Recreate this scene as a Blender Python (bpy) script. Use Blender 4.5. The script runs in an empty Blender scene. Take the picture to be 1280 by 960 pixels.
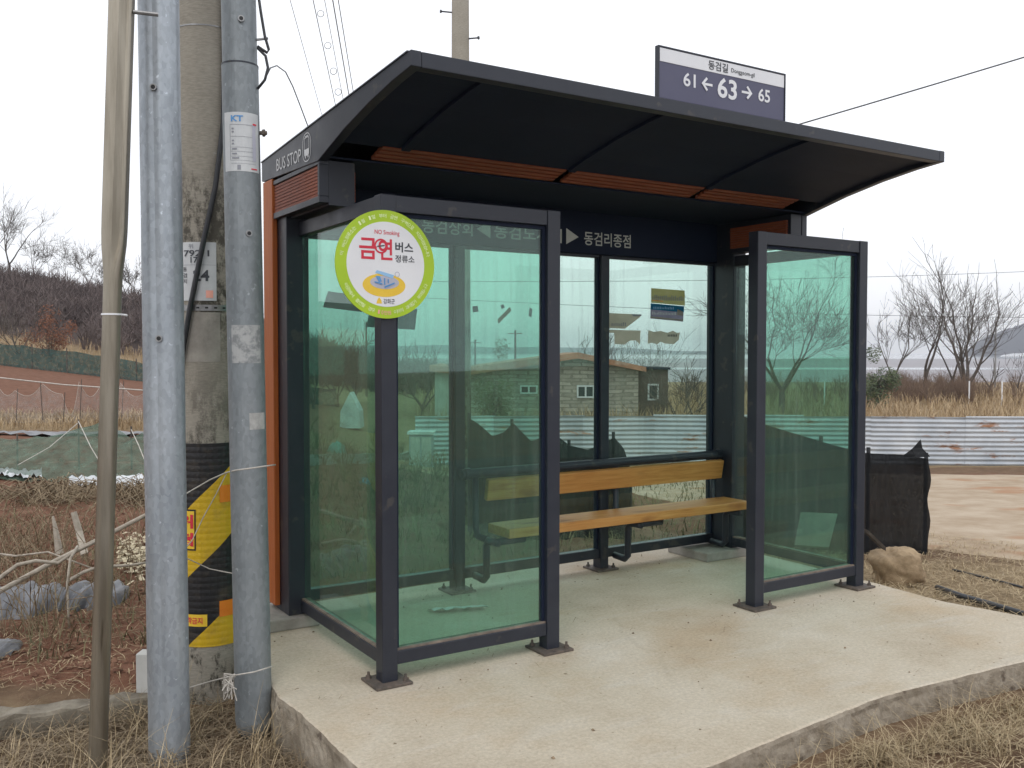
import bpy, math, random
from mathutils import Vector, Matrix, noise

# ------------------------------------------------------------------ camera, sky, sun, exposure
scene = bpy.context.scene
CAM = Vector((-1.6593, -3.6581, 1.4309))
YAW, PITCH, ROLL, FPX = -0.5639, 0.0337, 0.0006, 1174.17
fw = Vector((-math.sin(YAW) * math.cos(PITCH), math.cos(YAW) * math.cos(PITCH), -math.sin(PITCH)))
r0 = Vector((math.cos(YAW), math.sin(YAW), 0)); u0 = r0.cross(fw)
RT = r0 * math.cos(ROLL) + u0 * math.sin(ROLL); UP = u0 * math.cos(ROLL) - r0 * math.sin(ROLL)
cd = bpy.data.cameras.new('camera'); cam = bpy.data.objects.new('camera', cd); scene.collection.objects.link(cam)
cd.sensor_fit = 'HORIZONTAL'; cd.sensor_width = 36.0; cd.lens = 36.0 * FPX / 1280.0
cd.clip_start = 0.05; cd.clip_end = 20000
cam.matrix_world = Matrix(((RT.x, UP.x, -fw.x, CAM.x), (RT.y, UP.y, -fw.y, CAM.y), (RT.z, UP.z, -fw.z, CAM.z), (0, 0, 0, 1)))
scene.camera = cam

SUN_EL = math.radians(52); SUN_DIR = Vector((-0.55, -0.62, 0)).normalized() * math.cos(SUN_EL) + Vector((0, 0, math.sin(SUN_EL)))
world = bpy.data.worlds.new('World'); scene.world = world; world.use_nodes = True
nt = world.node_tree; nt.nodes.clear()
wo = nt.nodes.new('ShaderNodeOutputWorld'); bg = nt.nodes.new('ShaderNodeBackground'); sky = nt.nodes.new('ShaderNodeTexSky')
sky.sky_type = 'NISHITA'; sky.sun_disc = False; sky.sun_elevation = SUN_EL
sky.sun_rotation = math.atan2(SUN_DIR.x, SUN_DIR.y); sky.air_density = 1.0; sky.dust_density = 4.0
mx = nt.nodes.new('ShaderNodeMixRGB'); mx.inputs[0].default_value = 0.88
mx.inputs[2].default_value = (9.6, 9.75, 10.1, 1)          # a closed layer of pale cloud over the sky
nt.links.new(sky.outputs[0], mx.inputs[1]); nt.links.new(mx.outputs[0], bg.inputs[0]); nt.links.new(bg.outputs[0], wo.inputs[0])
bg.inputs[1].default_value = 0.135
sl = bpy.data.lights.new('sun', 'SUN'); sl.energy = 0.6; sl.angle = math.radians(25); sl.color = (1, 0.96, 0.9)
sun = bpy.data.objects.new('sun', sl); scene.collection.objects.link(sun); sun.rotation_euler = SUN_DIR.to_track_quat('Z', 'Y').to_euler(); sun.location = (0, 0, 30)
scene.view_settings.view_transform = 'Standard'; scene.view_settings.look = 'None'; scene.view_settings.gamma = 1.0
scene.view_settings.use_curve_mapping = False; scene.view_settings.exposure = 0.0
scene.cycles.max_bounces = 10; scene.cycles.transparent_max_bounces = 40; scene.cycles.volume_bounces = 0
scene.cycles.use_denoising = True

# ------------------------------------------------------------------ helpers
COL = scene.collection
WO = {}                      # world position of every object origin
HF = Vector((fw.x, fw.y, 0)).normalized(); HR = Vector((HF.y, -HF.x, 0))

def at(u, v, depth):
    return CAM + (RT * ((u - 640) / FPX) - UP * ((v - 480) / FPX) + fw) * depth

def sm(a, b, x):
    x = min(1, max(0, (x - a) / (b - a))); return x * x * (3 - 2 * x)

def lerp(a, b, t): return a + (b - a) * t

def pw(x, pts):
    if x <= pts[0][0]: return pts[0][1]
    for (x0, y0), (x1, y1) in zip(pts, pts[1:]):
        if x <= x1: return y0 + (y1 - y0) * (x - x0) / (x1 - x0)
    return pts[-1][1]

def st(x, y):
    d = Vector((x - CAM.x, y - CAM.y, 0)); return d.dot(HF), d.dot(HR)

def xy(s, t):
    p = CAM + HF * s + HR * t; return p.x, p.y

def ground_z(x, y, rough=True):
    s, t = st(x, y)
    a = t / max(s, 2.0)
    near = lerp(-0.122, -0.23, sm(-1.2, 0.4, y - .35 * max(0, x - 1)))
    near = lerp(near, -0.19, sm(1.1, 1.5, y))
    zl = pw(s, [(4.5, -.19), (20, -.25), (45, .28), (52, .5), (120, .6)])
    h = min(9.0, max(0, (-.10 - a) / .445 * 7.6))
    zl += (-.47 - max(-.75, min(-.2, a))) * 5.4 * sm(22, 48, s) * (1 - sm(60, 90, s)) + sm(50, 96, s) * h
    zr = pw(s, [(5, -.2), (7, -.3), (10, -.52), (24, -1.45), (60, -1.5), (100, -1.7), (125, -4.9), (140, -6)])
    far = lerp(zl, zr, sm(-.32, -.06, a))
    if s > 100: far = lerp(far, -6, sm(112, 138, s))
    z = lerp(near, far, sm(4.6, 7.5, s))
    if rough:
        k = sm(-.9, -.2, y) * (1 - sm(25, 40, s)) * (0.4 + 0.6 * (1 - sm(0, 3, t)))
        z += k * 0.035 * (noise.noise((x * 2.1, y * 2.1, 0)) + .7 * noise.noise((x * 6, y * 6, 3)) + .3 * noise.noise((x * 15, y * 15, 9)))
    return z

def gp(u, s):
    """a ground point under picture column u at depth s"""
    t = (u - 640) / FPX * s
    x, y = xy(s, t); return Vector((x, y, ground_z(x, y)))

class MB:
    def __init__(self): self.v = []; self.f = []; self.m = []
    def add(self, vs, fs, mi=0):
        o = len(self.v); self.v += [tuple(v) for v in vs]; self.f += [tuple(i + o for i in f) for f in fs]; self.m += [mi] * len(fs); return self
    def box(self, lo, hi, mi=0):
        (a, b, c), (d, e, g) = lo, hi
        return self.add([(a, b, c), (d, b, c), (d, e, c), (a, e, c), (a, b, g), (d, b, g), (d, e, g), (a, e, g)],
                        [(0, 3, 2, 1), (4, 5, 6, 7), (0, 1, 5, 4), (1, 2, 6, 5), (2, 3, 7, 6), (3, 0, 4, 7)], mi)
    def obox(self, c, ax, ay, az, mi=0):
        """centre and three half-axis vectors"""
        c, ax, ay, az = map(Vector, (c, ax, ay, az))
        vs = [c + ax * i + ay * j + az * k for k in (-1, 1) for i, j in ((-1, -1), (1, -1), (1, 1), (-1, 1))]
        return self.add(vs, [(0, 3, 2, 1), (4, 5, 6, 7), (0, 1, 5, 4), (1, 2, 6, 5), (2, 3, 7, 6), (3, 0, 4, 7)], mi)
    def tube(self, pts, rad, n=8, cap=True, mi=0):
        pts = [Vector(p) for p in pts]
        if not isinstance(rad, (list, tuple)): rad = [rad] * len(pts)
        vs = []; prev = None
        for i, p in enumerate(pts):
            d = (pts[min(i + 1, len(pts) - 1)] - pts[max(i - 1, 0)])
            if d.length < 1e-9: d = Vector((0, 0, 1))
            d.normalize()
            if prev is None:
                e = Vector((1, 0, 0)) if abs(d.x) < .8 else Vector((0, 1, 0))
                a = d.cross(e).normalized()
            else:
                a = prev - d * prev.dot(d)
                a = a.normalized() if a.length > 1e-6 else d.orthogonal().normalized()
            prev = a; b = d.cross(a)
            for k in range(n):
                q = 2 * math.pi * k / n; vs.append(p + (a * math.cos(q) + b * math.sin(q)) * rad[i])
        fs = [(i * n + k, i * n + (k + 1) % n, (i + 1) * n + (k + 1) % n, (i + 1) * n + k) for i in range(len(pts) - 1) for k in range(n)]
        if cap: fs += [tuple(reversed(range(n))), tuple(range((len(pts) - 1) * n, len(pts) * n))]
        return self.add(vs, fs, mi)
    def prism(self, poly, o, ax, ay, nrm, mi=0):
        """2-D outline extruded: o + x*ax + y*ay, thickness vector nrm"""
        o, ax, ay, nrm = map(Vector, (o, ax, ay, nrm)); n = len(poly)
        vs = [o + ax * x + ay * y for x, y in poly]; vs += [v + nrm for v in vs]
        return self.add(vs, [tuple(reversed(range(n))), tuple(range(n, 2 * n))] + [(i, (i + 1) % n, n + (i + 1) % n, n + i) for i in range(n)], mi)
    def grid(self, rows, mi=0):
        n = len(rows[0]); vs = [p for r in rows for p in r]
        return self.add(vs, [(i * n + j, i * n + j + 1, (i + 1) * n + j + 1, (i + 1) * n + j) for i in range(len(rows) - 1) for j in range(n - 1)], mi)
    def build(self, name, mat, parent=None, label=None, cat=None, group=None, kind=None, smooth=False, bevel=0, fix=False):
        if parent is not None: off = WO[parent.name]
        else:
            xs = [v[0] for v in self.v]; ys = [v[1] for v in self.v]; zs = [v[2] for v in self.v]
            off = Vector(((min(xs) + max(xs)) / 2, (min(ys) + max(ys)) / 2, min(zs)))
        me = bpy.data.meshes.new(name)
        me.from_pydata([(v[0] - off.x, v[1] - off.y, v[2] - off.z) for v in self.v], [], self.f)
        mats = mat if isinstance(mat, (list, tuple)) else [mat]
        for m_ in mats: me.materials.append(m_)
        if len(mats) > 1: me.polygons.foreach_set('material_index', self.m)
        if smooth: me.polygons.foreach_set('use_smooth', [True] * len(me.polygons))
        if fix:
            import bmesh
            b = bmesh.new(); b.from_mesh(me); bmesh.ops.recalc_face_normals(b, faces=b.faces[:]); b.to_mesh(me); b.free()
        me.update()
        o = bpy.data.objects.new(name, me); COL.objects.link(o)
        if parent is not None: o.parent = parent
        else: o.location = off
        WO[o.name] = off
        if bevel:
            bm_ = o.modifiers.new('bevel', 'BEVEL'); bm_.width = bevel; bm_.segments = 2; bm_.limit_method = 'ANGLE'; bm_.angle_limit = math.radians(40)
        return tag(o, label, cat, group, kind)

def tag(o, label=None, cat=None, group=None, kind=None):
    if label: o['label'] = label
    if cat: o['category'] = cat
    if group: o['group'] = group
    if kind: o['kind'] = kind
    return o

def thing(name, label, cat, loc, group=None):
    o = bpy.data.objects.new(name, None); COL.objects.link(o); o.location = loc; o.empty_display_size = .1
    WO[o.name] = Vector(loc); return tag(o, label, cat, group)

X_, Y_, Z_ = Vector((1, 0, 0)), Vector((0, 1, 0)), Vector((0, 0, 1))

def text(s, mat, parent, o, ax, ay, height, width=None, bold=0.0, name='lettering', mb_only=False, align='C', thick=0.0012):
    """a line of lettering as mesh: bottom centre (or left) at o, ax/ay unit directions, fitted to height and width"""
    cu = bpy.data.curves.new('t', 'FONT'); cu.body = s; cu.size = 1; cu.offset = bold; cu.resolution_u = 3
    ob = bpy.data.objects.new('t', cu); COL.objects.link(ob)
    bpy.context.view_layer.update(); dg = bpy.context.evaluated_depsgraph_get()
    me = bpy.data.meshes.new_from_object(ob.evaluated_get(dg))
    vs = [v.co.copy() for v in me.vertices]; fs = [tuple(p.vertices) for p in me.polygons]
    bpy.data.objects.remove(ob); bpy.data.curves.remove(cu); bpy.data.meshes.remove(me)
    if not vs: return None
    x0, x1 = min(v.x for v in vs), max(v.x for v in vs); y0, y1 = min(v.y for v in vs), max(v.y for v in vs)
    sy = height / (y1 - y0); sx = (width / (x1 - x0)) if width else sy
    o, ax, ay = Vector(o), Vector(ax), Vector(ay); n = ax.cross(ay).normalized() * thick
    cx = (x0 + x1) / 2 if align == 'C' else x0
    m = MB(); m.add([o + ax * (v.x - cx) * sx + ay * (v.y - y0) * sy + n for v in vs], fs)
    return m if mb_only else m.build(name, mat, parent)

# ------------------------------------------------------------------ materials
def new_mat(name):
    m = bpy.data.materials.new(name); m.use_nodes = True; return m, m.node_tree, m.node_tree.nodes['Principled BSDF']

def c4(c): return (c[0], c[1], c[2], 1)

def pos(n, scale=(1, 1, 1), obj=False):
    g = n.nodes.new('ShaderNodeTexCoord') if obj else n.nodes.new('ShaderNodeNewGeometry')
    mp = n.nodes.new('ShaderNodeMapping'); mp.inputs['Scale'].default_value = scale
    n.links.new(g.outputs['Object' if obj else 'Position'], mp.inputs[0]); return mp.outputs[0]

def nz(n, vec, scale, detail=4, rough=.6):
    t = n.nodes.new('ShaderNodeTexNoise'); t.inputs['Scale'].default_value = scale; t.inputs['Detail'].default_value = detail
    t.inputs['Roughness'].default_value = rough; n.links.new(vec, t.inputs['Vector']); return t.outputs[0]

def ramp(n, fac, stops):
    r = n.nodes.new('ShaderNodeValToRGB'); e = r.color_ramp.elements
    e[0].position, e[0].color = stops[0][0], c4(stops[0][1]); e[1].position, e[1].color = stops[-1][0], c4(stops[-1][1])
    for p, c in stops[1:-1]:
        x = e.new(p); x.color = c4(c)
    n.links.new(fac, r.inputs[0]); return r.outputs[0]

def mixc(n, fac, a, b, mode='MIX'):
    m = n.nodes.new('ShaderNodeMixRGB'); m.blend_type = mode
    for k, v in ((0, fac), (1, a), (2, b)):
        if hasattr(v, 'links'): n.links.new(v, m.inputs[k])
        else: m.inputs[k].default_value = v if k == 0 else c4(v)
    return m.outputs[0]

def math_(n, op, a, b=0.0):
    m = n.nodes.new('ShaderNodeMath'); m.operation = op
    for k, v in ((0, a), (1, b)):
        if hasattr(v, 'links'): n.links.new(v, m.inputs[k])
        else: m.inputs[k].default_value = v
    return m.outputs[0]

def bump(n, p, h, strength=.3, dist=.01):
    b = n.nodes.new('ShaderNodeBump'); b.inputs['Strength'].default_value = strength; b.inputs['Distance'].default_value = dist
    n.links.new(h, b.inputs['Height']); n.links.new(b.outputs[0], p.inputs['Normal'])

def pbr(name, c, c2=None, scale=6, rough=.7, metal=0, bmp=0, bscale=None, stretch=(1, 1, 1), spec=.5, lo=.35, hi=.65, speck=None, obj=False, rvar=0):
    m, n, p = new_mat(name)
    p.inputs['Roughness'].default_value = rough; p.inputs['Metallic'].default_value = metal; p.inputs['Specular IOR Level'].default_value = spec
    v = pos(n, stretch, obj); f = nz(n, v, scale, 6, .65)
    col = ramp(n, f, [(lo, c), (hi, c2 or [x * 1.25 for x in c])])
    if speck:
        sc, thr, scol = speck
        col = mixc(n, ramp(n, nz(n, v, sc, 3, .6), [(thr, (0, 0, 0)), (thr + .06, (1, 1, 1))]), col, scol)
    n.links.new(col, p.inputs['Base Color'])
    if rvar: n.links.new(math_(n, 'ADD', math_(n, 'MULTIPLY', f, rvar), rough - rvar / 2), p.inputs['Roughness'])
    if bmp: bump(n, p, nz(n, v, bscale or scale * 4, 6, .7), bmp)
    return m

M = {}
M['frame'] = pbr('charcoal_powder_coat', (.016, .0195, .031), (.022, .026, .038), 9, .42, bmp=.04, bscale=300, rvar=.25, speck=(11, .62, (.05, .048, .048)))
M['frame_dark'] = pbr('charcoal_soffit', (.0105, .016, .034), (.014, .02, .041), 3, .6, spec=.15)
M['plate'] = pbr('weathered_base_plate', (.06, .052, .045), (.14, .11, .09), 30, .7, bmp=.2)
M['dust'] = pbr('dusty_bead', (.12, .095, .08), (.25, .2, .16), 12, .9, stretch=(1, 1, 1))
M['board'] = pbr('orange_stained_board', (.40, .092, .012), (.5, .14, .022), 4, .55, stretch=(25, 25, 1.2), bmp=.15, bscale=30)
M['slat'] = pbr('reddish_slat_wood', (.22, .055, .026), (.33, .09, .04), 5, .6, stretch=(2, 2, 40), bmp=.1, bscale=20)

def bench_wood():
    m, n, p = new_mat('varnished_bench_plank'); v = pos(n, (1.2, 22, 22))
    f = nz(n, v, 2.4, 8, .7); g = nz(n, pos(n, (1, 3, 3)), 2.2, 3, .5)
    col = ramp(n, f, [(.3, (.40, .165, .035)), (.5, (.57, .275, .075)), (.7, (.66, .38, .13))])
    col = mixc(n, ramp(n, g, [(.6, (0, 0, 0)), (.72, (1, 1, 1))]), col, (.24, .085, .02))
    col = mixc(n, ramp(n, nz(n, pos(n, (.5, .5, .5)), 2.2), [(.4, (0, 0, 0)), (.65, (.5, .5, .5))]), col, (.5, .17, .04))
    n.links.new(col, p.inputs['Base Color']); p.inputs['Roughness'].default_value = .5; bump(n, p, f, .15, .004); return m
M['bench'] = bench_wood()

def pad_mat():
    m, n, p = new_mat('cast_concrete'); v = pos(n)
    col = ramp(n, nz(n, v, 1.3, 8, .7), [(.3, (.425, .355, .265)), (.5, (.525, .46, .36)), (.72, (.605, .55, .46))])
    st_ = ramp(n, nz(n, pos(n, (1, 1.4, 1)), .9, 5, .6), [(.52, (0, 0, 0)), (.68, (.55, .55, .55))])
    col = mixc(n, st_, col, (.45, .335, .21))
    st2 = ramp(n, nz(n, pos(n, (.6, 2.4, 1)), 2.1, 6, .7), [(.55, (0, 0, 0)), (.72, (.5, .5, .5))])
    col = mixc(n, st2, col, (.6, .57, .51))
    gr = ramp(n, nz(n, v, 60, 4, .8), [(.35, (.82, .82, .82)), (.65, (1.1, 1.1, 1.1))])
    col = mixc(n, 1.0, col, gr, 'MULTIPLY')
    sp = ramp(n, nz(n, v, 26, 2, .5), [(.71, (0, 0, 0)), (.75, (1, 1, 1))])
    col = mixc(n, sp, col, (.2, .15, .1))
    cw = n.nodes.new('ShaderNodeTexVoronoi'); cw.feature = 'DISTANCE_TO_EDGE'; cw.inputs['Scale'].default_value = .55
    wv = n.nodes.new('ShaderNodeMixRGB'); wv.inputs[0].default_value = .12; n.links.new(v, wv.inputs[1]); tn_ = n.nodes.new('ShaderNodeTexNoise'); tn_.inputs['Scale'].default_value = 3; tn_.inputs['Detail'].default_value = 8; n.links.new(v, tn_.inputs['Vector']); n.links.new(tn_.outputs[1], wv.inputs[2]); n.links.new(wv.outputs[0], cw.inputs['Vector'])
    ck = math_(n, 'MULTIPLY', ramp(n, cw.outputs['Distance'], [(.0015, (1, 1, 1)), (.004, (0, 0, 0))]), ramp(n, nz(n, v, 1.1, 3), [(.5, (0, 0, 0)), (.6, (.12, .12, .12))]))
    col = mixc(n, ck, col, (.2, .165, .125))
    n.links.new(col, p.inputs['Base Color']); p.inputs['Roughness'].default_value = .9; p.inputs['Specular IOR Level'].default_value = .25
    h = math_(n, 'ADD', nz(n, v, 45, 6, .75), math_(n, 'MULTIPLY', nz(n, pos(n, (1, 5, 1)), 7, 5, .7), 1.2)); bump(n, p, h, .35, .006); return m
M['pad'] = pad_mat()
M['pad_side'] = pbr('rough_concrete_edge', (.22, .18, .13), (.38, .33, .26), 11, .95, bmp=.9, bscale=45, speck=(8, .62, (.13, .1, .075)))
M['kerb'] = pbr('grey_kerb_concrete', (.24, .225, .2), (.36, .34, .3), 8, .9, bmp=.4, bscale=60)
M['oldkerb'] = pbr('mossy_old_concrete', (.12, .1, .075), (.26, .23, .18), 9, .95, bmp=.6, bscale=40)

def pole_concrete():
    m, n, p = new_mat('weathered_pole_concrete'); v = pos(n)
    col = ramp(n, nz(n, v, 5, 8, .7), [(.3, (.25, .23, .19)), (.7, (.36, .335, .285))])
    col = mixc(n, .5, col, ramp(n, nz(n, pos(n, (9, 9, 50)), 4, 4, .6), [(.35, (.23, .21, .175)), (.65, (.4, .37, .31))]))
    z = n.nodes.new('ShaderNodeSeparateXYZ'); n.links.new(v, z.inputs[0])
    band = ramp(n, math_(n, 'DIVIDE', z.outputs[2], 3.0), [(.28, (1, 1, 1)), (.46, (.15, .15, .15)), (.55, (.9, .9, .9)), (.72, (.8, .8, .8)), (.79, (0, 0, 0))])
    lich = ramp(n, nz(n, pos(n, (1, 1, .55)), 9, 8, .8), [(.47, (0, 0, 0)), (.56, (1, 1, 1))])
    col = mixc(n, math_(n, 'MULTIPLY', lich, math_(n, 'MULTIPLY', band, 1.0)), col, (.04, .036, .027))
    col = mixc(n, ramp(n, nz(n, v, 16, 8, .8), [(.62, (0, 0, 0)), (.7, (.7, .7, .7))]), col, (.5, .49, .46))
    n.links.new(col, p.inputs['Base Color']); p.inputs['Roughness'].default_value = .93; bump(n, p, nz(n, v, 70, 6, .7), .3, .004); return m
M['pole'] = pole_concrete()

def galv(name, a, b, rough, metal):
    m, n, p = new_mat(name); v = pos(n, (1, 1, .35))
    vo = n.nodes.new('ShaderNodeTexVoronoi'); vo.inputs['Scale'].default_value = 70; n.links.new(pos(n, (1, 1, .6)), vo.inputs['Vector'])
    col = ramp(n, nz(n, v, 7, 6, .65), [(.3, a), (.7, b)])
    g_ = n.nodes.new('ShaderNodeRGBToBW'); n.links.new(vo.outputs['Color'], g_.inputs[0]); col = mixc(n, .14, col, g_.outputs[0], 'OVERLAY')
    col = mixc(n, ramp(n, nz(n, pos(n, (1, 1, .08)), 26, 4, .6), [(.6, (0, 0, 0)), (.78, (.45, .45, .45))]), col, [x * .55 for x in a])
    col = mixc(n, ramp(n, nz(n, pos(n), 34, 3, .6), [(.68, (0, 0, 0)), (.73, (.8, .8, .8))]), col, [min(1, x * 1.6) for x in b])
    n.links.new(col, p.inputs['Base Color']); p.inputs['Metallic'].default_value = metal
    n.links.new(math_(n, 'ADD', math_(n, 'MULTIPLY', nz(n, v, 12), .3), rough), p.inputs['Roughness']); bump(n, p, nz(n, v, 30, 4), .06, .004); return m
M['galv'] = galv('galvanised_steel', (.30, .335, .37), (.42, .455, .49), .35, .55)
M['conduit'] = galv('grey_blue_conduit', (.20, .225, .24), (.26, .285, .3), .42, .35)
M['steel'] = pbr('brownish_stainless', (.2, .175, .135), (.36, .325, .265), 5, .34, .8, stretch=(3, 3, .25), bmp=.03, bscale=60, rvar=.15, speck=(9, .66, (.12, .1, .07)))
M['bolt'] = pbr('bolt_steel', (.25, .25, .25), (.35, .35, .35), 40, .4, .8)
M['hole'] = pbr('dark_socket', (.012, .012, .013), None, 20, .6)
M['cable'] = pbr('black_cable_sheath', (.018, .02, .024), (.03, .032, .037), 20, .5)
M['wire'] = pbr('overhead_wire', (.03, .03, .032), None, 5, .6)
M['twine'] = pbr('weathered_twine', (.42, .39, .35), (.58, .55, .5), 40, .9)
M['black'] = pbr('sign_black', (.012, .012, .014), None, 9, .5)
M['white'] = pbr('sign_white', (.74, .75, .78), (.8, .81, .83), 5, .45)
M['offwhite'] = pbr('label_white', (.5, .52, .54), (.6, .62, .63), 9, .5)
M['navy'] = pbr('sign_navy', (.075, .075, .135), (.085, .085, .145), 3, .4)
M['lime'] = pbr('sign_lime', (.36, .55, .012), (.42, .61, .02), 5, .4)
M['red'] = pbr('print_red', (.62, .02, .05), (.66, .03, .06), 9, .45)
M['ink'] = pbr('print_ink', (.04, .045, .055), None, 9, .5)
M['grey_ink'] = pbr('print_grey', (.22, .23, .26), None, 9, .6)
M['pale_print'] = pbr('faded_white_lettering', (.5, .5, .46), (.58, .58, .53), 7, .6)
M['lime_print'] = pbr('pale_lime_print', (.72, .82, .45), None, 9, .5)
M['blue'] = pbr('print_blue', (.08, .26, .55), (.12, .32, .62), 9, .45)
M['pale_blue'] = pbr('print_pale_blue', (.25, .5, .78), (.32, .56, .82), 9, .45)
M['gold'] = pbr('print_gold', (.8, .52, .03), (.85, .58, .06), 9, .45)
M['lilac'] = pbr('print_lilac_grey', (.42, .43, .52), (.5, .5, .58), 9, .45)
M['orange'] = pbr('reflector_orange', (.75, .2, .01), (.8, .26, .02), 9, .4)
M['pink'] = pbr('print_pink', (.8, .38, .3), None, 9, .5)

def wrap_mat():
    m, n, p = new_mat('hazard_wrap'); v = pos(n)
    v.node.inputs['Location'].default_value = (-POLE_C[0], -POLE_C[1], 0)
    s = n.nodes.new('ShaderNodeSeparateXYZ'); n.links.new(v, s.inputs[0])
    ang = math_(n, 'ARCTAN2', s.outputs[1], s.outputs[0])
    # stripes climb round the pole
    q = math_(n, 'ADD', math_(n, 'MULTIPLY', s.outputs[2], 1 / .65), math_(n, 'MULTIPLY', ang, -.15 / .65))
    fr = math_(n, 'FRACT', math_(n, 'ADD', q, WRAP_PHASE)); k = math_(n, 'GREATER_THAN', fr, .5)
    col = mixc(n, k, (.62, .4, .012), (.014, .014, .016))
    col = mixc(n, ramp(n, nz(n, pos(n), 12, 6, .7), [(.5, (0, 0, 0)), (.75, (.4, .4, .4))]), col, (.16, .12, .07))
    n.links.new(col, p.inputs['Base Color']); p.inputs['Roughness'].default_value = .45
    vo = n.nodes.new('ShaderNodeTexVoronoi'); vo.inputs['Scale'].default_value = 1.0; vo.inputs['Randomness'].default_value = 0.0
    cb = n.nodes.new('ShaderNodeCombineXYZ'); n.links.new(math_(n, 'MULTIPLY', ang, 5.2), cb.inputs[0]); n.links.new(math_(n, 'MULTIPLY', s.outputs[2], 34), cb.inputs[1])
    n.links.new(cb.outputs[0], vo.inputs['Vector']); inv = math_(n, 'SUBTRACT', 1.0, vo.outputs['Distance']); bump(n, p, inv, .55, .006); return m
WRAP_PHASE = .858; POLE_C = (-.47, .98)
M['wrap'] = wrap_mat()

def glass(name, tint, dust):
    m, n, p = new_mat(name); n.nodes.remove(p); out = n.nodes['Material Output']
    tr = n.nodes.new('ShaderNodeBsdfTransparent'); tr.inputs[0].default_value = c4(tint)
    gl = n.nodes.new('ShaderNodeBsdfGlossy'); gl.inputs['Roughness'].default_value = .015; gl.inputs[0].default_value = (.9, .95, .93, 1)
    lw = n.nodes.new('ShaderNodeLayerWeight'); lw.inputs[0].default_value = .5
    f = math_(n, 'ADD', math_(n, 'MULTIPLY', math_(n, 'POWER', lw.outputs['Facing'], 4.0), .55), .05)
    m1 = n.nodes.new('ShaderNodeMixShader'); n.links.new(f, m1.inputs[0]); n.links.new(tr.outputs[0], m1.inputs[1]); n.links.new(gl.outputs[0], m1.inputs[2])
    df = n.nodes.new('ShaderNodeBsdfDiffuse'); df.inputs[0].default_value = (.3, .36, .31, 1)
    d = ramp(n, nz(n, pos(n, (1, 1, .5)), 3.2, 7, .7), [(.35, (dust * .6,) * 3), (.7, (dust,) * 3)])
    d2 = ramp(n, nz(n, pos(n), 22, 5, .7), [(.66, (0, 0, 0)), (.72, (dust * 1.2,) * 3)])
    sk = ramp(n, nz(n, pos(n, (26, 26, .7)), 1.0, 5, .7), [(.52, (0, 0, 0)), (.75, (dust * 1.6,) * 3)]); d2 = math_(n, 'ADD', d2, sk)
    m2 = n.nodes.new('ShaderNodeMixShader'); n.links.new(math_(n, 'ADD', d, d2), m2.inputs[0]); n.links.new(m1.outputs[0], m2.inputs[1]); n.links.new(df.outputs[0], m2.inputs[2])
    n.links.new(m2.outputs[0], out.inputs[0]); return m
M['glass'] = glass('green_tinted_glass', (.655, .885, .81), .07)
M['glass_light'] = glass('pale_green_glass', (.80, .91, .865), .05)

def ground_mat():
    m, n, p = new_mat('earth'); v = pos(n)
    a = n.nodes.new('ShaderNodeVertexColor'); a.layer_name = 'zone'; s = n.nodes.new('ShaderNodeSeparateColor'); n.links.new(a.outputs[0], s.inputs[0])
    wob = math_(n, 'MULTIPLY', math_(n, 'SUBTRACT', nz(n, v, 2.5, 6, .7), .5), .9)
    def w(k): return ramp(n, math_(n, 'ADD', s.outputs[k], wob), [(.35, (0, 0, 0)), (.6, (1, 1, 1))])
    f1 = nz(n, v, 4, 8, .72)
    base = ramp(n, f1, [(.3, (.095, .06, .038)), (.7, (.23, .155, .1))])
    soil = ramp(n, f1, [(.28, (.105, .05, .033)), (.5, (.175, .088, .057)), (.75, (.255, .14, .098))])
    tan = ramp(n, nz(n, v, 3, 8, .75), [(.3, (.19, .135, .08)), (.7, (.34, .26, .16))])
    scrub = ramp(n, nz(n, v, 1.2, 8, .75), [(.3, (.055, .042, .04)), (.7, (.11, .085, .075))])
    col = mixc(n, w(0), base, soil); col = mixc(n, w(1), col, tan); col = mixc(n, w(2), col, scrub)
    lit = ramp(n, nz(n, v, 38, 4, .8), [(.6, (0, 0, 0)), (.7, (.6, .6, .6))])
    col = mixc(n, lit, col, (.33, .25, .165))
    n.links.new(col, p.inputs['Base Color']); p.inputs['Roughness'].default_value = 1; p.inputs['Specular IOR Level'].default_value = .1
    bump(n, p, nz(n, v, 14, 8, .8), .8, .03); return m
M['ground'] = ground_mat()
M['track'] = pbr('packed_tan_earth', (.34, .26, .18), (.46, .38, .29), 1.6, 1, bmp=.3, bscale=9, stretch=(1, 1, 1), spec=.1, speck=(.5, .58, (.36, .22, .135)))
M['asphalt'] = pbr('asphalt', (.07, .065, .06), (.11, .105, .1), 40, .95, bmp=.6, bscale=160)
M['mud'] = pbr('tidal_mud', (.17, .155, .17), (.22, .205, .22), .012, .5, stretch=(1, 1, 1))
M['water'] = pbr('pale_sea', (.35, .38, .42), (.4, .43, .47), .01, .12)
M['island'] = pbr('wooded_island', (.016, .024, .045), (.028, .038, .06), .05, 1)
def straw(name, a, b): return pbr(name, a, b, 30, .8, spec=.2)
M['straw'] = straw('dry_straw', (.26, .19, .105), (.52, .42, .27))
M['straw_dark'] = straw('weathered_straw', (.13, .095, .06), (.32, .25, .165))
M['reed'] = pbr('tan_reeds', (.24, .165, .095), (.5, .385, .24), .8, .8, spec=.2)
M['twig'] = pbr('bare_twigs', (.085, .068, .066), (.13, .105, .1), .6, 1, spec=.1)
M['bark'] = pbr('grey_bark', (.07, .06, .055), (.14, .12, .105), 9, 1, bmp=.4, spec=.1)
M['scrubtwig'] = pbr('purple_brown_twigs', (.105, .082, .08), (.18, .145, .135), .35, 1, spec=.1)
M['russet'] = pbr('russet_leaves', (.15, .065, .04), (.25, .12, .075), 1.2, 1, spec=.1)
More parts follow.
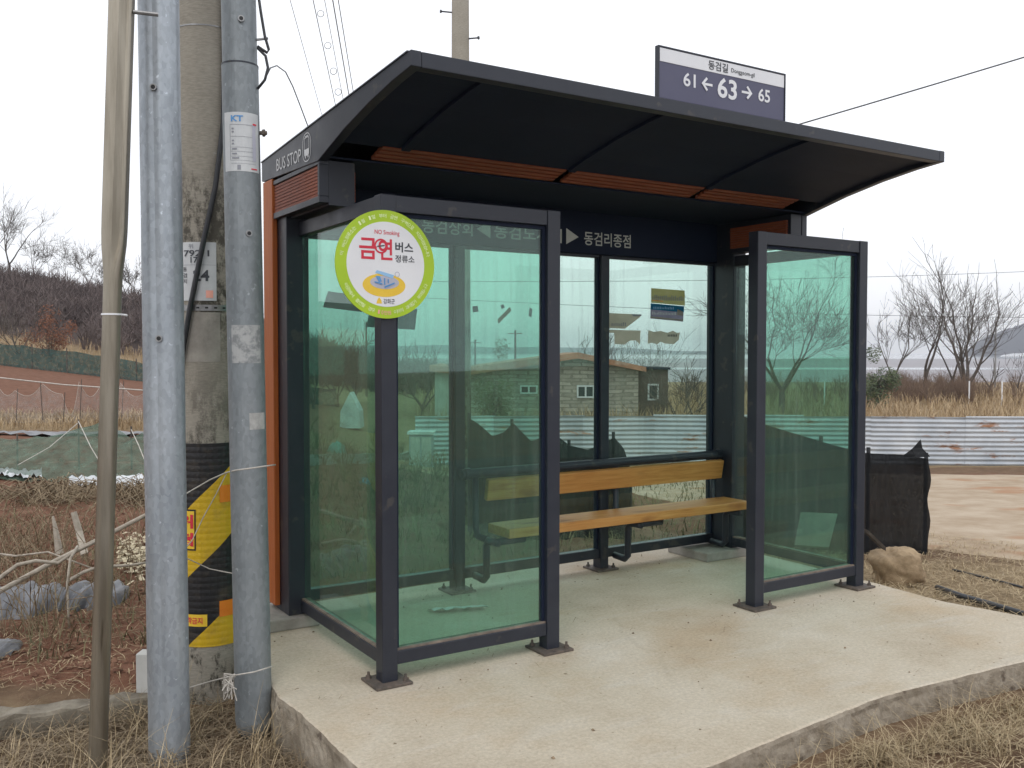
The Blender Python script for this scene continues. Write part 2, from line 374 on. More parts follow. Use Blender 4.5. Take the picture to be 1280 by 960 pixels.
M['leaf'] = pbr('evergreen_leaves', (.03, .055, .02), (.1, .125, .045), 1.6, .6)
M['branch'] = pbr('bleached_branch', (.3, .26, .21), (.48, .43, .36), 16, .9, bmp=.4)
M['greennet'] = None

def netmat(name, c, dens, scale):
    m, n, p = new_mat(name); out = n.nodes['Material Output']; p.inputs['Roughness'].default_value = .9; p.inputs['Specular IOR Level'].default_value = .15
    n.links.new(ramp(n, nz(n, pos(n), 5, 6, .7), [(.3, [x * .7 for x in c]), (.7, [x * 1.35 for x in c])]), p.inputs['Base Color'])
    tr = n.nodes.new('ShaderNodeBsdfTransparent'); mxs = n.nodes.new('ShaderNodeMixShader')
    f = ramp(n, nz(n, pos(n), scale, 3, .6), [(.3, (dens - .18,) * 3), (.7, (min(1, dens + .18),) * 3)])
    n.links.new(f, mxs.inputs[0]); n.links.new(tr.outputs[0], mxs.inputs[1]); n.links.new(p.outputs[0], mxs.inputs[2]); n.links.new(mxs.outputs[0], out.inputs[0]); return m
M['greennet'] = netmat('green_garden_netting', (.13, .19, .145), .52, 7)
M['tealnet'] = netmat('teal_windbreak_netting', (.045, .085, .08), .85, 6)
M['blacknet'] = netmat('black_shade_cloth', (.013, .014, .016), 1.12, 60)
M['film_white'] = pbr('white_mulch_film', (.5, .52, .54), (.68, .7, .72), 3, .45)
M['film_grey'] = pbr('grey_mulch_film', (.085, .088, .098), (.17, .175, .19), 3, .3, bmp=.5, bscale=8)
M['rock'] = pbr('tan_boulder', (.2, .14, .08), (.43, .32, .2), 6, .95, bmp=.8, bscale=22)
M['husk'] = pbr('pale_husks', (.42, .35, .22), (.62, .55, .4), 15, .9)

def corr_mat(name, shade):
    m, n, p = new_mat(name); v = pos(n)
    col = ramp(n, nz(n, v, 1.0, 5, .6), [(.35, [.37 * shade, .41 * shade, .455 * shade]), (.65, [.54 * shade, .575 * shade, .61 * shade])])
    r = ramp(n, nz(n, pos(n, (.55, .55, 2.2)), 1.5, 7, .74), [(.575, (0, 0, 0)), (.65, (1, 1, 1))])
    col = mixc(n, r, col, ramp(n, nz(n, v, 9, 5, .7), [(.35, (.24, .10, .045)), (.65, (.36, .2, .12))]))
    n.links.new(col, p.inputs['Base Color']); p.inputs['Roughness'].default_value = .5; p.inputs['Metallic'].default_value = .15; return m
M['corr'] = [corr_mat('corrugated_sheet_pale', 1.0), corr_mat('corrugated_sheet_mid', .85), corr_mat('corrugated_sheet_dull', .72)]

def stone_wall():
    m, n, p = new_mat('rough_stone_blocks'); b = n.nodes.new('ShaderNodeTexBrick')
    b.inputs['Scale'].default_value = 1.0; b.inputs['Brick Width'].default_value = .34; b.inputs['Row Height'].default_value = .16; b.inputs['Mortar Size'].default_value = .022
    b.inputs['Color1'].default_value = (.43, .395, .345, 1); b.inputs['Color2'].default_value = (.22, .2, .17, 1); b.inputs['Mortar'].default_value = (.16, .145, .125, 1)
    g = n.nodes.new('ShaderNodeTexCoord'); s = n.nodes.new('ShaderNodeSeparateXYZ'); n.links.new(g.outputs['Object'], s.inputs[0])
    cb = n.nodes.new('ShaderNodeCombineXYZ'); n.links.new(math_(n, 'ADD', s.outputs[0], math_(n, 'MULTIPLY', s.outputs[1], .73)), cb.inputs[0]); n.links.new(s.outputs[2], cb.inputs[1])
    nn_ = n.nodes.new('ShaderNodeTexNoise'); nn_.inputs['Scale'].default_value = 1.6; nn_.inputs['Detail'].default_value = 4; n.links.new(cb.outputs[0], nn_.inputs['Vector']); va = n.nodes.new('ShaderNodeVectorMath'); va.operation = 'MULTIPLY_ADD'; n.links.new(nn_.outputs[1], va.inputs[0]); va.inputs[1].default_value = (.28, .2, 0); n.links.new(cb.outputs[0], va.inputs[2]); n.links.new(va.outputs[0], b.inputs['Vector']); n.links.new(mixc(n, .3, b.outputs[0], ramp(n, nz(n, pos(n), 3, 6), [(.3, (.2, .17, .13)), (.7, (.5, .46, .4))])), p.inputs['Base Color'])
    p.inputs['Roughness'].default_value = .95; return m
M['stone'] = stone_wall()
M['tile'] = pbr('orange_roof_tiles', (.29, .125, .075), (.43, .21, .13), 2, .85, stretch=(1, 1, 1))
M['brownwall'] = pbr('brown_shed_boards', (.07, .05, .043), (.11, .08, .068), 4, .9)
M['pane'] = pbr('dark_window_glass', (.03, .04, .045), None, 3, .1)
M['plaster'] = pbr('pale_plaster', (.42, .42, .4), (.52, .52, .5), 3, .85)
M['tarp_teal'] = pbr('teal_tarp', (.06, .22, .2), (.09, .28, .26), 4, .6)
M['tarp_blue'] = pbr('blue_tarp', (.1, .27, .42), (.15, .35, .5), 4, .6)
M['cream'] = pbr('faded_flyer_cream', (.40, .36, .29), (.48, .43, .35), 8, .8)
M['olive'] = pbr('faded_flyer_olive', (.36, .31, .13), (.42, .36, .2), 8, .8)
M['teal_print'] = pbr('flyer_teal', (.02, .16, .3), (.03, .2, .36), 8, .7)
M['mauve'] = pbr('flyer_mauve', (.2, .17, .26), (.24, .2, .3), 8, .7)
def thin_paper(name, a, b):
    m, n, p = new_mat(name); out = n.nodes['Material Output']; col = ramp(n, nz(n, pos(n), 9, 5, .7), [(.35, a), (.65, b)])
    n.links.new(col, p.inputs['Base Color']); p.inputs['Roughness'].default_value = .8
    t = n.nodes.new('ShaderNodeBsdfTranslucent'); n.links.new(col, t.inputs[0]); x = n.nodes.new('ShaderNodeMixShader'); x.inputs[0].default_value = .62
    n.links.new(p.outputs[0], x.inputs[1]); n.links.new(t.outputs[0], x.inputs[2]); n.links.new(x.outputs[0], out.inputs[0]); return m
M['cream'] = thin_paper('faded_flyer_cream', (.5, .45, .37), (.6, .54, .45)); M['olive'] = thin_paper('faded_flyer_olive', (.45, .4, .17), (.52, .46, .24))
M['mauve'] = thin_paper('flyer_mauve', (.27, .24, .34), (.33, .29, .4)); M['teal_print'] = thin_paper('flyer_teal', (.03, .24, .42), (.05, .3, .5))
M['paper'] = pbr('crumpled_paper', (.6, .62, .6), (.7, .71, .7), 8, .8, bmp=.5, bscale=25)
M['board_pale'] = pbr('grey_plywood', (.13, .125, .1), (.2, .19, .15), 6, .85)

# ------------------------------------------------------------------ SETTING: ground, road, pad, track, shore
def axis_steps(lo, hi, fine, coarse):
    out = [0.0]; x = 0.0
    while x < hi: x += max(fine, abs(x) * coarse); out.append(x)
    x = 0.0
    while x > lo: x -= max(fine, abs(x) * coarse); out.insert(0, x)
    return out

def zone(x, y):
    s, t = st(x, y); a = t / max(s, 2.0)
    left = 1 - sm(-.30, -.08, a)
    soil = left * (sm(4.3, 4.8, s)) * (1 - sm(19, 21, s)) + left * sm(23.5, 25, s) * (1 - sm(49, 51, s)) + (1 - left) * .45 * sm(5, 6, s) * (1 - sm(20, 23, s))
    tan = left * (sm(19, 21, s) * (1 - sm(23.5, 25, s)) + sm(49, 51, s) * (1 - sm(60, 68, s))) + (1 - left) * sm(22, 24, s) + (1 - sm(4.4, 4.9, s)) * .42
    if s < 6 and t > .2: soil = max(soil, .45)
    if x > 3.3 and y > -1.7 and s < 9.5: tan = max(tan, .8 * (1 - sm(7.2, 9.2, s))); soil *= .7
    scr = sm(60, 70, s) * left
    return (min(1, soil), min(1, tan), scr)

ss = axis_steps(-30, 3000, .11, .028); ts = axis_steps(-2600, 2600, .11, .028)
rows = []
for s in ss:
    r = []
    for t in ts:
        x, y = xy(s, t); r.append((x, y, ground_z(x, y)))
    rows.append(r)
gm = MB().grid(rows); gnd = gm.build('ground', M['ground'], kind='structure', smooth=True)
ca = gnd.data.color_attributes.new('zone', 'FLOAT_COLOR', 'POINT')
for i, v in enumerate(gm.v):
    z = zone(v[0], v[1]); ca.data[i].color = (z[0], z[1], z[2], 1)

MB().grid([[(x, y, -.125 - .004 * (y < -1.8) + .02 * sm(-1.8, -3, y)) for x in [-30, -6, -2, 0, 1, 2, 3, 4, 6, 12, 40]] for y in (-1.66, -2.2, -3, -5, -8.0)]).build('road', M['asphalt'], kind='structure')

# dirt track behind the stop
rows = []
for i in range(60):
    t = lerp(-3, 26, i / 59)
    n0 = pw(t, [(-3, 20.5), (1.5, 17.5), (3, 11), (4.2, 7.9), (9, 7.2), (26, 6)]); n1 = pw(t, [(-3, 23), (2, 22.5), (6, 20.8), (14, 19.5), (26, 18)])
    n0 += .5 * noise.noise((t * .8, 0, 0)); n1 += .4 * noise.noise((t * .8, 5, 0))
    r = []
    for k in range(40):
        s = lerp(n0, n1, k / 39); x, y = xy(s, t); r.append((x, y, ground_z(x, y) + .022 - .05 * (k in (0, 39))))
    rows.append(r)
MB().grid(rows).build('dirt_track', M['track'], kind='structure', smooth=True)

def flat(name, mat, s0, s1, z, tw):
    r = []
    for s in (s0, (s0 + s1) / 2, s1): r.append([(*xy(s, t), z) for t in (-tw, 0, tw)])
    return MB().grid(r).build(name, mat, kind='structure')
flat('tidal_flat', M['mud'], 118, 900, -4.6, 2500)
flat('sea', M['water'], 900, 4000, -4.5, 4000)
flat('tidal_channel', M['water'], 330, 372, -4.55, 900)

# wooded island
rows = []
for j in range(9):
    r = []
    for i in range(60):
        f = i / 59; u = lerp(1222, 1480, f); prof = math.sin(math.pi * min(1, f * 1.0)) ** .38
        h = 66 * prof * (1 - .0) * (.92 + .08 * noise.noise((i * .35, j, 2)))
        k = j / 8; dep = 1500 + 130 * (k - .5); hh = h * math.sin(math.pi * min(1, .02 + k * .96)) ** .7
        p = CAM + HF * dep + HR * ((u - 640) / FPX * 1500); r.append((p.x, p.y, -4.8 + hh + 1.5 * noise.noise((i * 1.7, j * 1.7, 7))))
    rows.append(r)
MB().grid(rows).build('island', M['island'], kind='structure', smooth=True)
# low far shore seen through the back glass
rows = []
for j in range(5):
    rows.append([(*xy(2600 + 90 * j, lerp(-1900, 700, i / 79)), -4.9 + (26 + 16 * noise.noise((i * .13, 1, 0))) * math.sin(math.pi * (.03 + .94 * j / 4)) * (math.sin(math.pi * i / 79) ** .4)) for i in range(80)])
MB().grid(rows).build('far_shore', M['island'], kind='structure', smooth=True)

# concrete pad
OUT = []
rng = random.Random(4)
cor = [(-.405, -1.36), (.35, -1.335), (.606, -1.316), (1.159, -1.257), (1.722, -1.21), (2.3, -1.25), (2.66, -1.28), (3.3, -1.27), (3.42, -1.22), (3.40, -.87), (3.31, -.46), (3.347, 0), (3.38, .7), (3.36, 1.52), (1.5, 1.5), (-.25, 1.46), (-.28, .78), (-.34, .7), (-.385, .336), (-.415, .134), (-.398, -.087), (-.4, -.684)]
for (x0, y0), (x1, y1) in zip(cor, cor[1:] + cor[:1]):
    k = max(1, int(math.hypot(x1 - x0, y1 - y0) / .018))
    for i in range(k): OUT.append((lerp(x0, x1, i / k), lerp(y0, y1, i / k)))
cx0, cy0 = 1.5, .1
def ring(off, z, amp, zamp):
    o = []
    for x, y in OUT:
        nx = .7 * noise.noise((x * 5, y * 5, z * 9)) + .6 * noise.noise((x * 19, y * 19, z * 24)) + .7 * noise.noise((x * 47, y * 47, z * 40))
        d = Vector((x - cx0, y - cy0, 0)).normalized(); e = off + amp * nx
        o.append((x + d.x * e, y + d.y * e, z + zamp * noise.noise((x * 9, y * 9, 4 + z))))
    return o
rings = [ring(-.009, 0, .005, 0), ring(0, -.005, .005, .002), ring(.004, -.02, .006, .004), ring(.003, -.04, .009, .006), ring(.006, -.065, .009, .006), ring(.01, -.09, .01, .006), ring(.012, -.13, .009, .006), ring(.012, -.4, .006, 0)]
m = MB(); n_ = len(OUT)
m.v = [p for r in rings for p in r]
m.f.append(tuple(range(n_))); m.m.append(0)
for j in range(len(rings) - 1):
    for i in range(n_):
        m.f.append((j * n_ + i, (j + 1) * n_ + i, (j + 1) * n_ + (i + 1) % n_, j * n_ + (i + 1) % n_)); m.m.append(0 if j == 0 else 1)
m.build('concrete_pad', [M['pad'], M['pad_side']], kind='structure', fix=True)

# ------------------------------------------------------------------ BUS SHELTER
X2, X3, X4, YR, H = .926, 2.254, 3.193, 1.245, 2.1
sh = thing('bus_shelter', 'charcoal metal bus shelter with green glass walls on a concrete pad', 'bus shelter', (1.6, .6, 0))
W = .072

def plate(post, x, y, z=0.0, bolts=True):
    a = .085
    p = MB().box((x - a, y - a, z + .001), (x + a, y + a, z + .013)).build('base_plate', M['plate'], post, bevel=.002)
    return p

def post(x0, y0, z0=0.0, z1=H, w=W, d=W, pl=True):
    """upright with its near left corner at x0, y0"""
    o = MB().box((x0, y0, z0 + .01), (x0 + w, y0 + d, z1)).build('post', M['frame'], sh, bevel=.004)
    if pl:
        cx, cy = x0 + w / 2, y0 + d / 2; plate(o, cx, cy, z0)
        for sx in (-1, 1):
            b = MB(); q = (cx + sx * .062, cy - sx * .062 * .9)
            b.tube([(q[0], q[1], z0 + .012), (q[0], q[1], z0 + .026)], .012, 6); b.tube([(q[0], q[1], z0 + .024), (q[0], q[1], z0 + .042)], .006, 6)
            b.build('anchor_bolt', M['plate'], o)
    return o

def pane(lo, hi, mat): return MB().box(lo, hi).build('glass_pane', mat, sh)

def rail(name, lo, hi, mat=None): return MB().box(lo, hi).build(name, mat or M['frame'], sh, bevel=.003)

# front screens: two posts, top and bottom rail, dusty glazing bead, pane
for xa, xb in ((0, X2), (X3, X4)):
    post(xa, 0); post(xb - W, 0)
    rail('top_rail', (xa + W, .006, H - .072), (xb - W, .066, H - .001))
    rail('bottom_rail', (xa + W, .006, .080), (xb - W, .066, .138))
    bd = MB(); e = .016
    bd.box((xa + W, .014, .138), (xb - W, .058, .146)); bd.build('dusty_sill', M['dust'], sh)
    bd = MB()
    bd.box((xa + W, .024, .147), (xa + W + e, .05, H - .073)); bd.box((xb - W - e, .024, .147), (xb - W, .05, H - .073)); bd.box((xa + W + e, .024, H - .09), (xb - W - e, .05, H - .073))
    bd.build('glazing_bead', M['frame_dark'], sh)
    pane((xa + W + e, .033, .147), (xb - W - e, .041, H - .091), M['glass'])

# side screens running back from the outer front posts
for x in (0.008, X4 - .06):
    y1 = 1.04
    rail('top_rail', (x, W, H - .072), (x + .052, y1, H - .002)); rail('bottom_rail', (x, W, .080), (x + .052, y1, .138))
    MB().box((x + .006, W, .138), (x + .046, y1, .146)).build('dusty_sill', M['dust'], sh)
    pane((x + .022, W + .002, .147), (x + .03, y1 - .002, H - .074), M['glass'] if x < 1 else M['glass_light'])

# rear corner columns carrying the roof, clad outside with an orange board
for sx in (0, 1):
    xa = -.055 if sx == 0 else X4 - .065
    c = MB().box((xa, 1.042, .062), (xa + .12, 1.30, 2.33)).build('column', M['frame'], sh, bevel=.004)
    xo = -.084 if sx == 0 else X4 + .056
    MB().box((xo, 1.175, .09), (xo + .028, 1.325, 2.335)).build('cladding_board', M['board'], sh, bevel=.004)
    # slatted box under the roof, at each end
    xs = -.078 if sx == 0 else X4 + .008
    y0, y1, z0, z1 = .51, 1.172, 2.125, 2.322
    xi0, xi1 = (xs + .047, .1) if sx == 0 else (3.1, xs - .001)
    fr = MB(); fr.box((xs, y0, z0), (xs + .046, y1, z0 + .03)); fr.box((xs, y0, z1 - .022), (xs + .046, y1, z1)); fr.box((xs, y0, z0 + .03), (xs + .046, y0 + .022, z1 - .022)); fr.box((xi0, y0 + .004, z0 - .01), (xi1, 1.04, z1))
    fr = fr.build('end_box', M['frame'], sh, bevel=.002)
    sl_ = MB()
    for k in range(9):
        z = z0 + .032 + k * .0158; sl_.box((xs + .006, y0 + .024, z), (xs + .04, y1 - .002, z + .0128))
    sl_.build('slat_panel', M['slat'], fr)
    sl_ = MB(); xq = xi1 if sx == 0 else xi0 - .014
    for k in range(9):
        z = z0 + .02 + k * .0158; sl_.box((xq, y0 + .03, z), (xq + .014, 1.035, z + .0128))
    sl_.build('slat_panel', M['slat'], fr)

# rear wall: posts, rails, header, panes
MIDS = (1.052, 2.135)
for x in MIDS: post(x - .032, YR - .045, 0, 2.06, .064, .085)
bx = [.066, MIDS[0] - .033, MIDS[0] + .033, MIDS[1] - .033, MIDS[1] + .033, X4 - .066]
for i in range(3):
    a, b = bx[2 * i], bx[2 * i + 1]
    rail('bottom_rail', (a, YR - .03, .078), (b, YR + .03, .138))
    rail('glazing_rail', (a, YR - .02, 2.046), (b, YR + .02, 2.064))
    e = .012; MB().box((a, YR - .018, .139), (a + e, YR + .018, 2.045)).build('glazing_bead', M['frame_dark'], sh); MB().box((b - e, YR - .018, .139), (b, YR + .018, 2.045)).build('glazing_bead', M['frame_dark'], sh)
    pane((a + e, YR - .004, .139), (b - e, YR + .004, 2.045), M['glass_light'])
hb = rail('header_beam', (.066, YR - .045, 2.065), (X4 - .066, YR + .05, 2.36), M['frame_dark'])
yt = YR - .046
def head_text(s, x0, x1, z0=2.118, h=.088): text(s, M['pale_print'], hb, ((x0 + x1) / 2, yt, z0), X_, Z_, h, x1 - x0, .012)
head_text('동검상회', .80, 1.135); head_text('동검도사지', 1.285, 1.782); head_text('동검리종점', 1.957, 2.34)
for x, d in ((1.21, -1), (1.865, 1)):
    MB().prism([(-.048 * d, -.05), (.048 * d, 0), (-.048 * d, .05)], (x, yt, 2.165), X_, Z_, (0, -.0015, 0)).build('arrow', M['pale_print'], hb, fix=True)

# roof: two shaped end plates, front fascia, top sheet, soffit panels, ribs, slat strip
XL, XR = -.082, 3.248
PROF = [(1.35, 2.448), (-.455, 2.5635), (-.455, 2.503), (-.29, 2.486), (-.06, 2.451), (.198, 2.398), (.40, 2.345), (.517, 2.313), (.9, 2.325), (1.31, 2.34), (1.35, 2.345)]
rf = MB().prism([(1.352, 2.451), (-.43, 2.5655), (-.43, 2.5595), (1.352, 2.445)], (XL - .004, 0, 0), Y_, Z_, (XR - XL + .008, 0, 0)).build('roof', M['frame'], sh, fix=True)
for x in (XL, XR - .045):
    fp = MB().prism(PROF, (x, 0, 0), Y_, Z_, (.045, 0, 0)).build('fascia_board', M['frame'], rf, bevel=.003, fix=True)
    if x < 0: FASC = fp
MB().box((XL + .046, -.455, 2.502), (XR - .046, -.40, 2.562)).build('fascia_board', M['frame'], rf, bevel=.003)
MB().box((XL + .9, -.42, 2.567), (XR - .09, -.405, 2.573)).build('roof_trim', M['dust'], rf)
def under(y, off=0): return pw(y, [(-.455, 2.503), (-.29, 2.486), (-.06, 2.451), (.198, 2.398), (.40, 2.345), (.517, 2.313), (1.35, 2.345)]) + off
ribx = (XL + .046, .28, 1.235, 2.21, XR - .046)
for i in range(4):
    a, b = ribx[i] + (.022 if i else 0), ribx[i + 1] - (.022 if i < 3 else 0)
    rs = [[(x, y, under(y, .022)) for x in (a, b)] for y in (-.40, -.29, -.06, .1, .198, .30, .36)]
    mm = MB().grid(rs); mm.build('soffit_panel', M['frame_dark'], rf)
for x in ribx[1:4]:
    pr = [(-.399, under(-.399, .058))] + [(y, under(y, .006)) for y in (-.399, -.29, -.06, .198, .34)] + [(.34, under(.34, .08))]
    MB().prism(pr, (x - .022, 0, 0), Y_, Z_, (.044, 0, 0)).build('rib', M['frame_dark'], rf, bevel=.002, fix=True)
for a, b in ((.17, 1.21), (1.262, 2.185), (2.237, 2.98)):
    sl_ = MB()
    for k in range(4):
        y = .362 + k * .036; sl_.obox(((a + b) / 2, y, under(y, .026)), ((b - a) / 2, 0, 0), (0, .0125, -.003), (0, .002, .008))
    sl_.build('slat_strip', M['slat'], rf)
MB().box((XL + .046, .49, 2.33), (XR - .046, YR - .05, 2.338)).build('soffit_panel', M['frame_dark'], rf)
MB().box((XL + .046, 1.30, 2.344), (XR - .046, 1.35, 2.444)).build('fascia_board', M['frame'], rf, bevel=.003)
# BUS STOP lettering and bus pictogram on the left end plate
sl = Vector((0, -1, -.03)).normalized()
text('BUS STOP', M['white'], FASC, (XL - .001, .915, 2.354), sl, Z_, .062, .365, .006, thick=.0015)
ic = MB(); io = Vector((XL - .001, .655, 2.402)); ax, ay, nn = -Y_, Z_, Vector((-.0015, 0, 0))
def rrect(w, h, r, n=5):
    o = []
    for cx, cy, a0 in ((w / 2 - r, h / 2 - r, 0), (-w / 2 + r, h / 2 - r, 90), (-w / 2 + r, -h / 2 + r, 180), (w / 2 - r, -h / 2 + r, 270)):
        for k in range(n + 1):
            a = math.radians(a0 + 90 * k / n); o.append((cx + r * math.cos(a), cy + r * math.sin(a)))
    return o
def outline(mb, pa, pb, o, ax, ay, nrm):
    n = len(pa); vs = [o + ax * x + ay * y + nrm for x, y in pa] + [o + ax * x + ay * y + nrm for x, y in pb]
    mb.add(vs, [(i, (i + 1) % n, n + (i + 1) % n, n + i) for i in range(n)])
outline(ic, rrect(.112, .136, .05), rrect(.104, .128, .046), io, ax, ay, nn)
outline(ic, rrect(.066, .088, .012), rrect(.058, .08, .01), io + Z_ * .004, ax, ay, nn)
for x0, y0, x1, y1 in ((-.029, -.036, .029, -.008), (-.022, -.05, -.012, -.04), (.012, -.05, .022, -.04), (-.02, .05, .02, .054)):
    ic.prism([(x0, y0), (x1, y0), (x1, y1), (x0, y1)], io, ax, ay, nn)
ic.build('bus_pictogram', M['white'], FASC)

# ------------------------------------------------------------------ sign on the roof edge
sx0, sx1, sy, sz0, sz1 = 1.15, 1.957, -.437, 2.567, 2.79
sg = thing('road_name_sign', 'navy and white street number sign reading 61, 63 and 65 on the roof edge', 'sign', ((sx0 + sx1) / 2, sy, sz0))
MB().box((sx0, sy, sz0), (sx1, sy + .016, sz1)).build('sign_panel', M['navy'], sg, bevel=.002)
f = MB(); e = .006
f.box((sx0 - e, sy - .004, sz0), (sx0, sy + .02, sz1 + e)); f.box((sx1, sy - .004, sz0), (sx1 + e, sy + .02, sz1 + e)); f.box((sx0, sy - .004, sz1), (sx1, sy + .02, sz1 + e)); f.build('frame', M['frame'], sg)
MB().box((sx0 + .004, sy - .002, sz1 - .062), (sx1 - .004, sy - .0004, sz1 - .003)).build('white_band', M['white'], sg)
w_ = sx1 - sx0; bl = lambda fx: sx0 + fx * w_
text('동검길', M['ink'], sg, (bl(.445), sy - .0025, sz1 - .052), X_, Z_, .042, .125, .012)
text('Donggeom-gil', M['ink'], sg, (bl(.645), sy - .0025, sz1 - .05), X_, Z_, .026, .155, .004)
text('61', M['white'], sg, (bl(.225), sy - .001, sz0 + .072), X_, Z_, .062, .075, .018)
text('63', M['white'], sg, (bl(.52), sy - .001, sz0 + .052), X_, Z_, .094, .125, .022)
text('65', M['white'], sg, (bl(.825), sy - .001, sz0 + .072), X_, Z_, .062, .08, .018)
for fx, d in ((.365, -1), (.675, 1)):
    a = MB(); o = Vector((bl(fx), sy - .0012, sz0 + .1)); t_ = .011
    def seg(x0, y0, x1, y1):
        p, q = Vector((x0, y0)), Vector((x1, y1)); n2 = (q - p).normalized(); n2 = Vector((-n2.y, n2.x)) * t_ / 2
        a.prism([tuple(p - n2), tuple(q - n2), tuple(q + n2), tuple(p + n2)], o, X_, Z_, (0, -.0008 - .0002 * len(a.f), 0))
    seg(-.03 * d, 0, .026 * d, 0); seg(.005 * d, .028, .034 * d, -.003); seg(.005 * d, -.028, .034 * d, .003)
    a.build('arrow', M['white'], sg, fix=True)

# ------------------------------------------------------------------ round no-smoking sign on the front left post
rx, ry, rz, RR = .012, -.022, 1.80, .227
ns = thing('no_smoking_sign', 'round no smoking bus stop sign with lime green ring on the shelter post', 'sign', (rx, ry, rz - RR))
def disc(r0_, r1_, y, n=72, sxx=1, szz=1, cx=0, cz=0, thick=.0):
    m = MB()
    if r0_ == 0:
        m.prism([(cx + r1_ * sxx * math.cos(2 * math.pi * i / n), cz + r1_ * szz * math.sin(2 * math.pi * i / n)) for i in range(n)], (rx, y, rz), X_, Z_, (0, thick or .0005, 0))
    else:
        pa = [(cx + r1_ * sxx * math.cos(2 * math.pi * i / n), cz + r1_ * szz * math.sin(2 * math.pi * i / n)) for i in range(n)]
        pb = [(cx + r0_ * sxx * math.cos(2 * math.pi * i / n), cz + r0_ * szz * math.sin(2 * math.pi * i / n)) for i in range(n)]
        outline(m, pa, pb, Vector((rx, y, rz)), X_, Z_, Vector((0, 0, 0)))
    return m
disc(0, RR, ry - .003, thick=.006).build('ring', M['lime'], ns, fix=True)
disc(0, .178, ry - .0042, thick=.001).build('face', M['white'], ns, fix=True)
yf = ry - .0046
def nst(s, mat, x, z, h, w, b=0.0): return text(s, mat, ns, (rx + x, yf, rz + z), X_, Z_, h, w, b, thick=.0006)
nst('NO Smoking', M['red'], .004, .119, .024, .114, .008)
nst('금', M['red'], -.083, .018, .088, .079, .022); nst('연', M['red'], -.004, .018, .088, .064, .022)
nst('버스', M['ink'], .083, .054, .043, .084, .025); nst('정류소', M['ink'], .086, .011, .031, .09, .015)
ring_ = disc(.024, .031, yf - .001, 32, cx=-.024, cz=.075); ring_.build('prohibition_ring', M['red'], ns)
MB().prism([(-.042, .07), (-.008, .076), (-.008, .081), (-.042, .075)], (rx, yf - .0012, rz), X_, Z_, (0, .0005, 0)).build('cigarette', M['ink'], ns, fix=True)
disc(.009, .0115, yf - .0003, 20, cx=.05, cz=-.04).build('smoke_ring', M['lilac'], ns)
disc(0, .098, yf - .0002, 48, 1, .5, -.01, -.088, .0004).build('kerb_ellipse', M['gold'], ns, fix=True)
disc(0, .066, yf - .0008, 40, 1, .42, -.008, -.076, .0004).build('floor_ellipse', M['lilac'], ns, fix=True)
pic = MB(); po = (rx, yf - .0016, rz)
pic.prism([(-.052, -.036), (-.043, -.026), (.035, -.044), (.028, -.058)], po, X_, Z_, (0, .0004, 0)); pic.build('pictured_roof', M['pale_blue'], ns, fix=True)
pic = MB()
for q in ([(-.05, -.05), (-.03, -.05), (-.022, -.072), (-.035, -.078)], [(-.012, -.058), (-.006, -.058), (-.006, -.086), (-.012, -.086)], [(.005, -.062), (.01, -.062), (.01, -.078), (.005, -.078)],
          [(-.055, -.072), (-.02, -.08), (-.02, -.086), (-.055, -.078)], [(-.01, -.092), (.036, -.074), (.036, -.08), (-.01, -.1)]):
    pic.prism(q, (rx, yf - .0021 - .0001 * len(pic.f), rz), X_, Z_, (0, .0004, 0))
pic.build('pictured_bench', M['blue'], ns, fix=True)
nst('강화군', M['ink'], .012, -.166, .022, .052, .01)
MB().prism([(-.046, -.165), (-.02, -.165), (-.024, -.15), (-.033, -.138), (-.042, -.15)], (rx, yf, rz), X_, Z_, (0, .0005, 0)).build('emblem', M['gold'], ns, fix=True)
def arc_text(s, a0, a1, r, inward, mat, h=.017):
    mm = MB(); n = len(s)
    for i, ch in enumerate(s):
        if ch == ' ': continue
        a = math.radians(lerp(a0, a1, (i + .5) / n)); rad = Vector((math.cos(a), 0, math.sin(a))); tan = Vector((math.sin(a), 0, -math.cos(a)))
        ax, ay = (tan, rad) if not inward else (-tan, -rad)
        o = Vector((rx, ry - .0036, rz)) + rad * (r - h / 2 if not inward else r + h / 2)
        t = text(ch, mat, None, o, ax, ay, h, h * .95 if ord(ch) > 1000 else h * .5, .01, mb_only=True, thick=.0006)
        if t: mm.add(t.v, t.f)
    return mm.build('ring_lettering', mat, ns)
arc_text('이 버스정류소는 1월 1일 부터 금연 구역으로 지정되었습니다', 172, 12, .2025, False, M['lime_print'])
arc_text('이곳에서 흡연할 경우', 205, 255, .2025, True, M['lime_print']); arc_text('10만원', 258, 276, .2025, True, M['pink']); arc_text('이하의 과태료가 부과됩니다', 280, 338, .2025, True, M['lime_print'])

